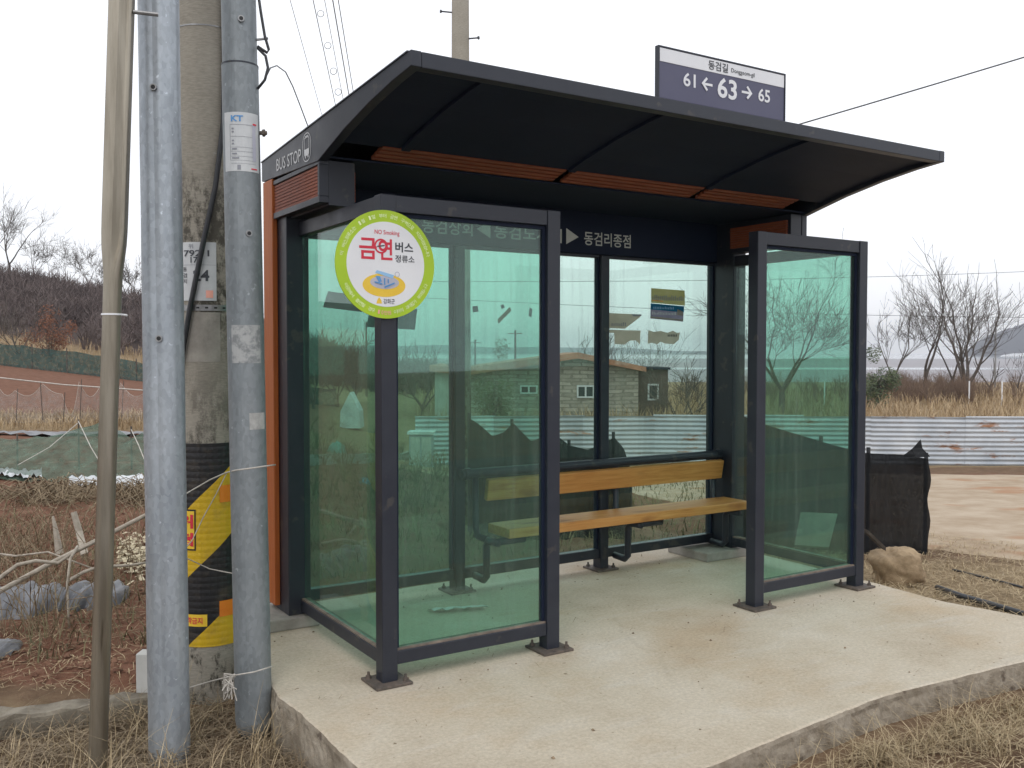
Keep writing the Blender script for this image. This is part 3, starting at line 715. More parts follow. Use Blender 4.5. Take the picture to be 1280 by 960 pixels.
# ------------------------------------------------------------------ bench
bn = thing('bench', 'honey coloured wooden bench with a backrest plank inside the shelter', 'bench', (2.15, 1.0, 0))
MB().box((1.19, .875, .36), (3.125, 1.115, .417)).build('seat', M['bench'], bn, bevel=.006)
MB().obox((2.15, 1.128, .613), (.963, 0, 0), (0, .018, .004), (0, -.012, .064)).build('backrest', M['bench'], bn, bevel=.005)
tb = MB(); tb.tube([(1.03, 1.155, .712), (3.135, 1.155, .712)], .03, 14); tb.build('top_tube', M['frame'], bn, smooth=False)
for x in (1.07, 3.10): MB().tube([(x - .02, 1.155, .712), (x + .02, 1.155, .712)], .037, 14).build('collar', M['frame'], bn)
for x in (1.13, 2.19, 3.06):
    b = MB()
    b.tube([(x, 1.165, .1), (x, 1.06, .095), (x, 1.03, .12), (x, 1.03, .30), (x, 1.01, .335), (x, .9, .338)], .022, 10)
    b.tube([(x, 1.02, .338), (x, 1.13, .34), (x, 1.155, .39), (x, 1.16, .70)], .02, 10)
    b.build('bracket', M['frame'], bn, smooth=True)
    if x < 3: MB().tube([(x, .935, .337), (x + .2, .935, .337)], .021, 10).build('seat_bar', M['frame'], bn, smooth=True)

# ------------------------------------------------------------------ kerb blocks under the rear columns, litter, posters
MB().box((-.27, 1.0, .0), (.1, 1.36, .062)).build('kerb_block', M['kerb'], None, 'grey concrete kerb block under the orange clad rear corner of the shelter', 'kerb block', 'kerb blocks under the shelter corners', bevel=.008)
MB().box((2.86, 1.0, .0), (3.30, 1.4, .062)).build('kerb_block', M['kerb'], None, 'grey concrete kerb block beside the right end of the bench', 'kerb block', 'kerb blocks under the shelter corners', bevel=.008)
rr = []
for i in range(9):
    rr.append([(.70 + .30 * i / 8 + .01 * math.sin(i * 2.1), .945 - .10 * i / 8 - .075 * j / 3, .004 + .014 * abs(math.sin(i * 1.7 + j)) + .004 * j) for j in range(4)])
MB().grid(rr).build('paper_litter', M['paper'], None, 'crumpled pale paper scrap lying on the shelter floor', 'litter', smooth=True)

YP = YR - .0065
def poster(name, label, pts, mat, extra=()):
    m = MB().add([(x, YP - .0012, z) for x, z in pts], [tuple(range(len(pts)))]); o = m.build(name, mat, None, label, 'poster', 'torn flyers stuck on the back glass')
    for k, (nm, q, mt) in enumerate(extra):
        MB().add([(x, YP - .002 - .0008 * k, z) for x, z in q], [tuple(range(len(q)))]).build(nm, mt, o)
    return o
def strokes(x0, x1, z0, z1, n, mat, parent, seed):
    r = random.Random(seed); m = MB()
    for i in range(n):
        x = lerp(x0, x1, i / n); w = (x1 - x0) / n * .5; h = (z1 - z0) * r.uniform(.6, 1)
        m.prism([(x, z0), (x + w, z0), (x + w, z0 + h), (x, z0 + h)], (0, YP - .006, 0), X_, Z_, (0, -.0006, 0))
    m.build('faded_print', mat, parent, fix=True)
p1 = poster('flyer', 'olive yellow flyer with faded print, uppermost on the right back pane', [(2.553, 1.768), (2.86, 1.757), (2.857, 1.861), (2.553, 1.867)], M['olive'],
            (('orange_line', [(2.56, 1.782), (2.66, 1.778), (2.66, 1.783), (2.56, 1.787)], M['orange']),))
strokes(2.56, 2.85, 1.787, 1.825, 17, M['grey_ink'], p1, 1)
p2 = poster('flyer', 'blue and purple flyer right under the olive yellow flyer', [(2.547, 1.661), (2.844, 1.645), (2.852, 1.752), (2.549, 1.764)], M['mauve'],
            (('teal_band', [(2.549, 1.722), (2.851, 1.71), (2.852, 1.7515), (2.5495, 1.7635)], M['teal_print']), ('picture', [(2.785, 1.69), (2.84, 1.685), (2.84, 1.715), (2.79, 1.73)], M['cream']), ('bottom_band', [(2.548, 1.664), (2.843, 1.648), (2.844, 1.66), (2.548, 1.676)], M['cream'])))
strokes(2.56, 2.78, 1.688, 1.708, 16, M['offwhite'], p2, 2); strokes(2.57, 2.76, 1.727, 1.745, 13, M['pale_blue'], p2, 3)
p3 = poster('flyer', 'beige flyer with a diagonal tear beside the middle post', [(2.182, 1.592), (2.325, 1.588), (2.455, 1.668), (2.468, 1.686), (2.182, 1.69)], M['cream'],
            (('torn_edge', [(2.40, 1.672), (2.468, 1.676), (2.468, 1.687), (2.38, 1.688)], M['grey_ink']),))
strokes(2.21, 2.34, 1.605, 1.632, 8, M['grey_ink'], p3, 4)
p4 = poster('flyer', 'blank beige torn flyer directly below the diagonally torn one', [(2.24, 1.486), (2.325, 1.484), (2.37, 1.51), (2.42, 1.512), (2.456, 1.484), (2.462, 1.578), (2.185, 1.58), (2.185, 1.56), (2.235, 1.56)], M['cream'])
p5 = poster('flyer', 'ragged beige flyer scrap below the blue and purple flyer', [(2.526, 1.49), (2.56, 1.497), (2.61, 1.487), (2.64, 1.505), (2.68, 1.492), (2.76, 1.488), (2.806, 1.52), (2.815, 1.57), (2.79, 1.566), (2.75, 1.58), (2.70, 1.566), (2.64, 1.578), (2.58, 1.57), (2.53, 1.582)], M['cream'])
strokes(2.70, 2.79, 1.54, 1.556, 6, M['ink'], p5, 5)
def scrap(label, u, v, w, h, ang, mat, name='paper_scrap'):
    r = (Vector(at(u, v, 1)) - CAM); k = (YP - CAM.y) / r.y; c = CAM + r * k; ca_, sa_ = math.cos(ang), math.sin(ang)
    q = [(c.x + a * ca_ - b * sa_, c.z + a * sa_ + b * ca_) for a, b in ((-w, -h), (w * .9, -h * 1.2), (w, h * .8), (-w * .8, h))]
    MB().prism(q, (0, YP, 0), X_, Z_, (0, -.0012, 0)).build(name, mat, None, label, 'paper scrap', 'paper scraps left on the back glass', fix=True)
scrap('long slanted tan scrap of tape on the middle back pane', 630, 394, .065, .012, .75, M['cream'])
scrap('small dark scrap left of the slanted tan tape', 594, 386, .02, .018, .2, M['grey_ink'])
scrap('dark upright scrap right of the slanted tan tape', 663, 390, .012, .026, -.1, M['grey_ink'])
scrap('tiny dark scrap above the slanted tan tape', 628, 383, .012, .012, .5, M['grey_ink'])
scrap('wide grey torn flyer behind the left side glass', 430, 376, .12, .045, -.05, M['grey_ink'], 'torn_flyer')
scrap('grey flyer half hidden behind the round sign', 490, 396, .16, .06, 0, M['grey_ink'], 'torn_flyer')

# ------------------------------------------------------------------ POLES on the left
def loft(secs, name, mat, parent=None, smooth=True, **k):
    m = MB(); n = len(secs[0])
    m.grid([s_ + [s_[0]] for s_ in secs]); m.add(secs[-1], [tuple(range(n))]); m.add(secs[0], [tuple(reversed(range(n)))])
    o = m.build(name, mat, parent, smooth=False, fix=True, **k)
    if smooth:
        for p in o.data.polygons: p.use_smooth = len(p.vertices) == 4
    return o

class Pole:
    """a leaning axis; c(z) is its centre at height z"""
    def __init__(self, a, b): self.a, self.b = Vector(a), Vector(b)
    def c(self, z): return self.a + (self.b - self.a) * ((z - self.a.z) / (self.b.z - self.a.z))
    def pt(self, ang, r, z): return self.c(z) - HF * math.cos(ang) * r + HR * math.sin(ang) * r
    def patch(self, a0, a1, z0, z1, r, name, mat, parent, n=8, label=None, wob=0):
        q = [[self.pt(math.radians(lerp(a0, a1, i / n)), r + (wob * noise.noise((i * .7, z * 9, 1)) if wob else 0), z) for i in range(n + 1)] for z in (z0, z1)]
        q2 = [[self.pt(math.radians(lerp(a0, a1, i / n)), r - .002, z) for i in range(n + 1)] for z in (z0, z1)]
        m = MB().grid(q); m.grid(q2); return m.build(name, mat, parent, label=label)
    def text(self, s, a, z, h, w, r, mat, parent, bold=0.0, name='lettering'):
        t = text(s, mat, None, (0, 0, 0), X_, Z_, h, w, bold, mb_only=True, thick=0)
        m = MB(); m.add([self.pt(math.radians(a) + v[0] / r, r, z + v[2]) for v in t.v], t.f); return m.build(name, mat, parent)
    def ring(self, z, r, h, name, mat, parent, n=32):
        m = MB(); m.grid([[self.pt(2 * math.pi * i / n, r, z + d) for i in range(n + 1)] for d in (0, h)])
        m.grid([[self.pt(2 * math.pi * i / n, r - k, z + h) for i in range(n + 1)] for k in (0, .004)]); m.grid([[self.pt(2 * math.pi * i / n, r - k, z) for i in range(n + 1)] for k in (.004, 0)])
        return m.build(name, mat, parent, smooth=True)

def socket(P, ang, r, z, parent):
    a = math.radians(ang); d = -HF * math.cos(a) + HR * math.sin(a); c = P.pt(a, r - .004, z)
    b = MB().tube([c, c + d * .011], .0135, 14).build('bolt', M['bolt'], parent)
    MB().tube([c + d * .009, c + d * .0122], .0085, 12).build('socket', M['hole'], b)

# thin squashed sign post, nearest the camera
G1 = Pole((-1.10, .192, -.07), (-.974, .228, 2.78))
g1 = thing('sign_post', 'slim brownish steel post squashed flat above a white cable tie, nearest the road', 'post', G1.c(-.24))
def g1sec(z, k):
    o = []
    for i in range(72):
        a = 2 * math.pi * i / 72; cx, sy_ = math.sin(a), -math.cos(a)
        ro = .0345 * (1 + .02 * math.cos(8 * a))
        fx = .0455 * (abs(cx) ** .35) * (1 if cx > 0 else -1); fy = .024 * (abs(sy_) ** .35) * (1 if sy_ > 0 else -1)
        if sy_ < 0 and .016 < fx < .036: fy += .024 * k
        o.append(G1.c(z) + HR * lerp(cx * ro, fx, k) + HF * lerp(sy_ * ro, fy, k))
    return o
loft([g1sec(z, k) for z, k in ((-.3, 0), (.5, 0), (1.2, 0), (1.6, 0), (1.69, .03), (1.74, .16), (1.79, .5), (1.84, .82), (1.89, .96), (1.95, 1), (2.6, 1), (4.2, 1))], 'post_tube', M['steel'], g1)
G1.ring(1.572, .0385, .007, 'cable_tie', M['white'], g1)
MB().tube([G1.pt(1.9, .037, 1.575), G1.pt(1.7, .056, 1.572)], .004, 6).build('tie_tail', M['white'], g1)
a_ = G1.c(2.735); MB().tube([a_ + HR * .045, a_ + HR * .13 + HF * .03], .008, 8).build('spacer_bolt', M['bolt'], g1)

# creased galvanised cable guard
G2 = Pole((-.826, .25, -.153), (-.811, .361, 2.855))
g2 = thing('cable_guard', 'shiny galvanised cable guard with a vertical crease, between the slim post and the concrete pole', 'cable guard', G2.c(-.26))
def g2sec(z):
    o = []
    for i in range(56):
        a = 2 * math.pi * i / 56; da = math.atan2(math.sin(a - .02), math.cos(a - .02)); db = math.atan2(math.sin(a - 1.1), math.cos(a - 1.1))
        r =   .0795 - .007 * math.exp(-(da / .22) ** 2) + .002 * math.exp(-((da + .5) / .25) ** 2) - .002 * math.exp(-(db / .12) ** 2)
        r += .0022 * noise.noise((math.cos(a) * 1.5, z * 3, math.sin(a)))
        o.append(G2.pt(a, r, z))
    return o
loft([g2sec(z) for z in [-.3 + .12 * i for i in range(38)]], 'guard_tube', M['galv'], g2)
socket(G2, 3, .078, 2.48, g2); socket(G2, 8, .076, 1.485, g2)

# grey conduit with label
G3 = Pole((-.472, .28, -.21), (-.474, .403, 2.9))
g3 = thing('conduit_pipe', 'dull blue grey conduit pipe carrying a white paper label beside the shelter', 'pipe', G3.c(-.2))
R3 = .0765
loft([[G3.pt(2 * math.pi * i / 40, rr_, z) for i in range(40)] for z, rr_ in ((-.215, .02), (-.205, .05), (-.18, .068), (-.13, R3), (.6, R3), (1.6, R3), (2.652, R3))], 'pipe_body', M['conduit'], g3)
loft([[G3.pt(2 * math.pi * i / 40, R3 - .004, z) for i in range(40)] for z in (2.6, 3.2, 4.4)], 'upper_pipe', M['conduit'], g3)
G3.ring(2.648, R3 + .001, .007, 'joint_ring', M['frame'], g3)
socket(G3, 22, R3, 2.83, g3); socket(G3, 32, R3, 1.93, g3)
b_ = G3.pt(math.radians(100), R3, 2.37); MB().tube([b_ - HR * .01, b_ + HR * .03], .009, 8).tube([b_ + HR * .012, b_ + HR * .022], .016, 6).build('side_bolt', M['plate'], g3)
lab = G3.patch(-44, 78, 2.19, 2.438, R3 + .0012, 'label', M['offwhite'], g3, 14)
G3.text('KT', 3, 2.398, .026, .052, R3 + .003, M['blue'], lab, .035)
for za, zb, a0, a1, mt in ((2.385, 2.3865, -20, 62, 'grey_ink'), (2.335, 2.3362, -18, 62, 'grey_ink'), (2.29, 2.2912, -18, 62, 'grey_ink'), (2.272, 2.2732, -18, 62, 'grey_ink'), (2.252, 2.2532, -18, 62, 'grey_ink'), (2.235, 2.2362, -18, 62, 'grey_ink'), (2.222, 2.2232, -18, 62, 'grey_ink'), (2.235, 2.386, -20, -18.8, 'grey_ink'), (2.235, 2.386, 50, 62, 'lilac')):
    G3.patch(a0, a1, za, zb, R3 + .0028, 'ruled_line', M[mt], lab, 6)
for k, (z, n_) in enumerate(((2.365, 1), (2.352, 1), (2.315, 1), (2.302, 1), (2.28, 4), (2.26, 4), (2.242, 6))): G3.patch(-14, -10 + 3 * n_, z, z + .006, R3 + .0028, 'small_print', M['grey_ink'], lab, 3)
G3.patch(52, 66, 2.388, 2.395, R3 + .003, 'red_mark', M['red'], lab, 3); G3.patch(44, 66, 2.2, 2.205, R3 + .003, 'red_mark', M['red'], lab, 3); G3.patch(2, 12, 2.196, 2.216, R3 + .003, 'small_mark', M['grey_ink'], lab, 3)
G3.patch(-32, 66, 1.385, 1.545, R3 + .001, 'sticker_residue', pbr('sticker_residue', (.22, .235, .24), (.4, .41, .41), 26, .8, lo=.4, hi=.55), g3, 10)
G3.patch(22, 80, 1.105, 1.175, R3 + .001, 'sticker_residue', pbr('sticker_remnant', (.33, .33, .32), (.5, .5, .48), 30, .8), g3, 8)

# concrete utility pole with hazard wrap
PC = POLE_C
UPL = Pole((PC[0], PC[1], -.3), (PC[0] + .012, PC[1], 5.2))
up = thing('utility_pole', 'stained concrete utility pole with yellow and black hazard wrap, behind the conduit', 'utility pole', (PC[0], PC[1], -.25))
def ur(z): return .157 - .0045 * z
loft([[UPL.pt(2 * math.pi * i / 48, ur(z), z) for i in range(48)] for z in (-.35, 0, 1, 2, 3, 4, 5.2)], 'shaft', M['pole'], up)
n_ = 48; m = MB(); m.grid([[UPL.pt(2 * math.pi * i / n_, ur(z) + .004, z) for i in range(n_ + 1)] for z in [.036 + .965 * j / 8 for j in range(9)]])
m.grid([[UPL.pt(2 * math.pi * i / n_, ur(1) + k, 1.001) for i in range(n_ + 1)] for k in (.004, -.001)])
wr = m.build('hazard_wrap', M['wrap'], up, smooth=True)
TH = 14.5
def ru(z): return ur(z) + .0055
s1 = UPL.patch(-75, -6, .495, .69, ru(.6), 'warning_sticker', M['black'], wr, 8); UPL.patch(-73, -8.5, .503, .682, ru(.6) + .0018, 'sticker_face', M['gold'], s1, 8)
UPL.text('위', -25, .60, .066, .085, ru(.6) + .0035, M['red'], s1, .03); UPL.text('험', -25, .515, .066, .085, ru(.6) + .0035, M['red'], s1, .03)
s2 = UPL.patch(-44, 12, .135, .192, ru(.15), 'warning_sticker', M['gold'], wr, 8); UPL.text('부착금지', -14, .147, .032, .105, ru(.15) + .002, M['red'], s2, .02)
UPL.patch(32, 64, .175, .25, ru(.2) + .001, 'reflector', M['orange'], wr, 5); UPL.patch(34, 66, .72, .80, ru(.2) + .001, 'reflector', M['orange'], wr, 5)
# number plate, perforated strap, pale patch
np_ = UPL.patch(-33, 32, 1.672, 1.945, ur(1.8) + .0035, 'number_plate', M['offwhite'], up, 10)
rp = ur(1.8) + .0055
UPL.text('위', -12, 1.915, .022, .024, rp, M['grey_ink'], np_, .01); UPL.text('792 1', -3, 1.878, .03, .125, rp, M['ink'], np_, .02); UPL.text('17', -6, 1.848, .028, .036, rp, M['ink'], np_, .02)
UPL.text('24', 6, 1.763, .052, .075, rp, M['ink'], np_, .03)
for k, ch in enumerate('동검지'): UPL.text(ch, -24, 1.808 - .028 * k, .021, .021, rp, M['ink'], np_, .01)
UPL.patch(-32, 31, 1.838, 1.8395, rp, 'ruled_line', M['grey_ink'], np_, 6); UPL.patch(14, 26, 1.685, 1.72, rp, 'stamp_mark', M['pink'], np_, 4)
st_ = UPL.ring(1.625, ur(1.6) + .004, .028, 'perforated_strap', M['bolt'], up)
for a in range(-30, 70, 15): UPL.patch(a - 2.6, a + 2.6, 1.635, 1.643, ur(1.6) + .0062, 'strap_hole', M['hole'], st_, 3)
UPL.patch(-36, 38, 1.385, 1.618, ur(1.5) + .002, 'cement_patch', M['kerb'], up, 10)
UPL.ring(2.95, ur(2.9) + .002, .006, 'tie_wire', M['bolt'], up)

def cyl_curve(P, pts, off): return [P.pt(math.radians(a), ur(z) + off, z) for a, z in pts]
MB().tube(cyl_curve(UPL, [(50, 4.2), (48, 3.2), (47, 2.75), (44, 2.5), (30, 2.2), (10, 1.93), (-10, 1.65), (-24, 1.45), (-40, 1.3), (-70, 1.2)], .02), .0125, 8).build('black_cable', M['cable'], None, 'black cable running down across the number plate of the concrete pole', 'cable', smooth=True)
def twine(label, pts, r=.0028, mat='twine', name='twine', grp='twine tied round the poles'):
    return MB().tube([at(*q) for q in pts], r, 5).build(name, M[mat], None, label, 'twine', grp, smooth=True)
twine('upper pale twine tied round the conduit above the yellow stripe', [(205, 640, 4.05), (233, 617, 4.28), (262, 600, 4.3), (282, 591, 4.2), (294, 588, 3.86), (316, 585, 3.82), (336, 582, 3.88), (344, 581, 4.1)], .0034)
twine('slack twine hanging down over the yellow stripe', [(283, 592, 4.2), (270, 618, 4.27), (255, 645, 4.28), (240, 676, 4.28), (228, 690, 4.2)], .0024)
twine('lower twine slung across the black stripe to the conduit', [(210, 690, 4.0), (236, 699, 4.27), (262, 711, 4.3), (292, 717, 4.0)], .0026)
twine('knotted twine round the foot of the conduit', [(232, 861, 4.25), (262, 852, 4.3), (294, 844, 3.86), (318, 840, 3.82), (340, 833, 3.9)], .003)
rb = random.Random(9); m = MB()
for k in range(7): m.tube([at(284 + rb.uniform(-8, 12), 846 + rb.uniform(-4, 30), 3.86 + rb.uniform(-.04, .04)) for _ in range(6)], .0022, 4)
m.build('twine_tangle', M['twine'], None, 'frayed tangle of twine hanging at the foot of the conduit', 'twine')
# loose cables beside the conduit top
for lab_, pts, r in (('thick black cable looping off the top of the conduit', [(321, -20, 4.0), (326, 15, 4.0), (331, 45, 4.0), (336, 62, 4.0), (334, 66, 4.0), (322, 58, 4.0)], .006),
                     ('black cable curving back into the conduit above its label', [(322, 60, 4.0), (332, 70, 4.0), (335, 85, 4.0), (331, 100, 4.0), (322, 111, 4.0)], .006),
                     ('thin cable arching from the conduit over to the shelter roof', [(333, 95, 4.0), (338, 85, 4.1), (346, 82, 4.3), (357, 90, 4.6), (366, 108, 4.9), (376, 134, 5.2), (388, 166, 5.4)], .003)):
    MB().tube([at(*q) for q in pts], r, 6).build('loose_cable', M['cable'], None, lab_, 'cable', 'loose cables beside the conduit', smooth=True)
MB().tube([at(318, 50, 4.02), at(335, 48, 4.02)], .0055, 6).build('cable_hook', M['bolt'], None, 'short metal hook sticking out beside the top of the conduit', 'hook')

# second utility pole behind the shelter, far poles, wires
b0 = gp(576, 11); P2 = thing('utility_pole', 'concrete utility pole with step bolts rising behind the shelter roof', 'utility pole', b0)
MB().tube([b0, b0 + Z_ * 5, b0 + Z_ * 9.5], [.125, .105, .085], 20).build('shaft', M['pole'], P2, smooth=True)
for z, d, l in ((5.35, -1, .17), (4.78, -1, .2), (5.05, 1, .16), (4.6, 1, .16)):
    c = Vector((b0.x, b0.y, z)); MB().tube([c, c + HR * d * (l + .06) - HF * .06], .009, 6).tube([c + HR * d * (l + .045) - HF * .055, c + HR * d * (l + .06) - HF * .06], .02, 8).build('step_bolt', M['frame'], P2)
def far_pole(u, s, top_v, label, arm=True, mat='bark'):
    b = gp(u, s); z1 = 1.43 + (440 - top_v) * s / FPX; r = .06 if s < 100 else .13
    t = thing('utility_pole', label, 'utility pole', b, 'far utility poles')
    MB().tube([b - Z_ * .2, (b.x, b.y, z1)], [r * 1.4, r], 8).build('shaft', M[mat], t)
    if arm: c = Vector((b.x, b.y, z1 - .5)); MB().obox(c - HF * (r + .05), HR * 1.0, HF * .05, Z_ * .06).build('crossarm', M[mat], t)
    return Vector((b.x, b.y, z1))
fp0 = far_pole(478, 100, 386, 'far grey pole where the overhead wires meet, behind the round sign')
far_pole(458, 58, 402, 'slim pole rising beyond the garden left of the front post', False)
far_pole(644, 130, 412, 'distant pole with a crossarm above the orange roof'); far_pole(594, 150, 424, 'distant small pole left of the orange roof')
fp1 = far_pole(1244, 82, 402, 'slim pole between the bare trees and the island', False, 'bolt')
def wire(name, label, pts, r): return MB().tube(pts, r, 4).build(name, M['wire'], None, label, 'wire', 'overhead wires')
WL = [((365, 0), (405, 140), .012), ((394, 0), (423, 130), .016), ((404, 0), (427, 128), .012), ((411, 0), (430, 125), .022), ((421, 0), (439, 115), .017)]
wl = ['thin leftmost overhead wire above the shelter roof', 'overhead wire with hanging rings left of the thick one', 'thin overhead wire between the ringed and the thick one', 'thickest overhead wire of the bundle', 'rightmost overhead wire of the bundle above the roof']
for k, ((u0_, v0), (u1, v1), r) in enumerate(WL):
    f = (-260 - v0) / (v1 - v0); ua = u0_ + (u1 - u0_) * f
    A = at(ua, -260, 12); B = Vector(fp0) + HR * (k - 2) * .35; m_ = [A.lerp(B, q / 12) - Z_ * .25 * math.sin(math.pi * q / 12) * 0 for q in range(13)]
    w_o = wire('overhead_wire', wl[k], m_, r * .5)
    if k == 1:
        for vv in (17, 57, 89, 115):
            c = at(394 + 29 * vv / 130 + 3, vv, 15.5); q = [c + (HR * math.cos(i * .6283) + Z_ * math.sin(i * .6283)) * .055 for i in range(11)]
            MB().tube(q, .005, 4, cap=False).build('wire_ring', M['wire'], w_o)
pA = at(576, 276, 11); pB = at(1420, 29, 11); wire('overhead_wire', 'single wire running from behind the roof to the upper right', [pA.lerp(pB, k / 10) - Z_ * .03 * math.sin(math.pi * k / 10) for k in range(11)], .008)
for k, (v0, v1, lb) in enumerate(((352, 330, 'upper faint wire behind the bare trees'), (372, 398, 'lower faint wire behind the bare trees'))):
    pA = at(520, v0, 82); pB = at(1500, v1, 82); wire('overhead_wire', lb, [pA.lerp(pB, q / 10) - Z_ * .5 * math.sin(math.pi * q / 10) for q in range(11)], .018)

# ------------------------------------------------------------------ vegetation helpers
def blade(m, p, h, lean, w, r, droop=.4, seg=3):
    a = r.uniform(0, 6.283); d = Vector((math.cos(a), math.sin(a), 0)); sd = Vector((-d.y, d.x, 0)) * w; vs = []
    for i in range(seg + 1):
        f = i / seg; c = p + d * (lean * h * f * f) + Z_ * (h * (f - droop * f * f)); k = 1 - .85 * f
        vs += [c - sd * k, c + sd * k]
    m.add(vs, [(2 * i, 2 * i + 1, 2 * i + 3, 2 * i + 2) for i in range(seg)])

def litter(m, p, L, w, r):
    a = r.uniform(0, 6.283); d = Vector((math.cos(a), math.sin(a), r.uniform(-.12, .25))); sd = Vector((-d.y, d.x, 0)) * w; b = r.uniform(-.3, .3)
    q = [p - d * L / 2, p + sd.normalized() * b * L * .3 + Z_ * r.uniform(0, .02), p + d * L / 2]
    m.add([v for c in q for v in (c - sd, c + sd)], [(0, 1, 3, 2), (2, 3, 5, 4)])

def bush_strokes(m, p, h, n, spread, w, r, fork=True):
    for _ in range(n):
        a = r.uniform(0, 6.283); o = spread * math.sqrt(r.random()); d = Vector((math.cos(a), math.sin(a), 0))
        t = p + d * o + Z_ * h * r.uniform(.55, 1.08) * (1 - .3 * (o / spread) ** 2); k = p + d * o * .35 + Z_ * h * .35
        m.tube([p + d * o * .15, k, t], [w, w * .7, w * .3], 3, cap=False)
        if fork:
            for _ in range(2):
                f = r.uniform(.2, .8); c = k.lerp(t, f); e = Vector((r.uniform(-1, 1), r.uniform(-1, 1), r.uniform(.4, 1.2))) * h * .2
                m.tube([c, c + e], [w * .5, w * .25], 3, cap=False)

def bare_tree(name, base, h, seed, label, group=None, trunk=.13, split=.28, limbs=3, flare=.5, twig=5, cat='tree', lean=(0, 0), mat='bark', tmat='bark', tmin=.012):
    r = random.Random(seed); root = thing(name, label, cat, base, group); tm, cm = MB(), MB()
    def grow(p, d, L, rad, lv):
        n = 5 if lv < 2 else 4 if lv < 4 else 3; pts = [p]; rs = [rad]
        for i in range(n):
            d = (d + Vector((r.uniform(-1, 1), r.uniform(-1, 1), r.uniform(-.35, .75))) * (.1 if lv < 2 else .17)).normalized()
            pts.append(pts[-1] + d * L / n); rs.append(max(tmin, rad * (1 - .42 * (i + 1) / n)))
        (tm if lv < 2 else cm).tube(pts, rs, (8, 6, 4, 3, 3, 3, 3)[min(lv, 6)], cap=False)
        if lv >= twig: return
        kids = r.choice((3, 4)) if lv < 2 else r.choice((3, 3, 4))
        for k in range(kids):
            f = 1.0 if k == 0 else r.uniform(.5 if lv < 3 else .3, .97); i = min(n - 1, int(f * n)); c = pts[i].lerp(pts[i + 1], f * n - i)
            ang = r.uniform(0, 6.283); side = (d.orthogonal().normalized()); side = Matrix.Rotation(ang, 3, d) @ side
            w = r.uniform(.1, .3) if k == 0 else r.uniform(.5, .95)
            nd = (d + side * w * (flare / .5) ** .5 + Z_ * .1).normalized()
            grow(c, nd, L * (r.uniform(.72, .92) if k == 0 else r.uniform(.5, .82)), max(tmin, rs[i] * (.85 if k == 0 else .5)), lv + 1)
    d0 = Vector((lean[0], lean[1], 1)).normalized(); p0 = Vector(base) - Z_ * .2; p1 = p0 + d0 * (h * split + .2); mid = p0.lerp(p1, .5) + Vector((r.uniform(-.1, .1), r.uniform(-.1, .1), 0))
    tm.tube([p0, mid, p1], [trunk * 1.25, trunk, trunk * .85], 9, cap=False)
    for k in range(limbs):
        a = 6.283 * k / limbs + r.uniform(-.4, .4); nd = Vector((math.cos(a) * flare, math.sin(a) * flare, 1)).normalized()
        grow(p1 - d0 * .1 * k, nd, h * r.uniform(.42, .56), trunk * .6, 1)
    top = max(v[2] for v in cm.v or tm.v) - base[2]; k = h / top; bx, by, bz = base
    for q in (tm, cm): q.v = [(bx + (v[0] - bx) * lerp(1, k, .8), by + (v[1] - by) * lerp(1, k, .8), bz + (v[2] - bz) * k) for v in q.v]
    tm.build('trunk', M[mat], root, smooth=True); cm.build('crown', M[tmat], root)
    return root

def leafy(name, base, rx_, rz_, n, seed, label, group=None, leaf=.07, mat='leaf', stem=True, cz=None):
    r = random.Random(seed); root = thing(name, label, 'shrub', base, group); m = MB(); cz = rz_ if cz is None else cz; c0 = Vector(base) + Z_ * cz
    lobes = [(Vector((r.gauss(0, .45) * rx_, r.gauss(0, .45) * rx_, r.gauss(0, .4) * rz_)), r.uniform(.35, .6)) for _ in range(12)]
    for _ in range(n):
        l, q = r.choice(lobes); d = Vector((r.gauss(0, 1), r.gauss(0, 1), r.gauss(0, 1))).normalized() * (r.random() ** .4) * q
        p = c0 + l + Vector((d.x * rx_, d.y * rx_, d.z * rz_)); a = Vector((r.gauss(0, 1), r.gauss(0, 1), r.gauss(0, 1))).normalized() * leaf * r.uniform(.6, 1.3); b = a.orthogonal().normalized() * leaf * .35
        m.add([p - a, p + b, p + a, p - b], [(0, 1, 2, 3)])
    m.build('foliage', M[mat], root)
    s = MB(); bush_strokes(s, Vector(base), rz_ * 1.5, 10, rx_ * .6, .03, r); s.build('stems', M['bark'], root)
    return root

# ------------------------------------------------------------------ LEFT FIELD
m = MB(); a, b = Vector((-3.4, 1.29, 0)), Vector((-.66, .80, 0)); rk = random.Random(2); rw = []
for i in range(46):
    c = a.lerp(b, i / 45); nrm = Vector((b - a).normalized()); nrm = Vector((-nrm.y, nrm.x, 0)); w = .055
    q = [(-1, -.45), (-1, -.15), (-.85, -.132), (.9, -.132), (1, -.16), (1, -.45)]
    rw.append([c + nrm * w * k + Z_ * z + Vector((rk.uniform(-.008, .008), rk.uniform(-.008, .008), rk.uniform(-.01, .01))) for k, z in q])
m.grid(rw); m.build('kerb', M['oldkerb'], None, 'old mossy concrete kerb edging the red field beside the posts', 'kerb')
p = gp(180, 4.32); MB().obox((p.x, p.y, -.06), HR * .04, HF * .04, Z_ * .1).build('marker_block', M['plaster'], None, 'small white marker block half hidden behind the galvanised guard', 'marker', bevel=.004)

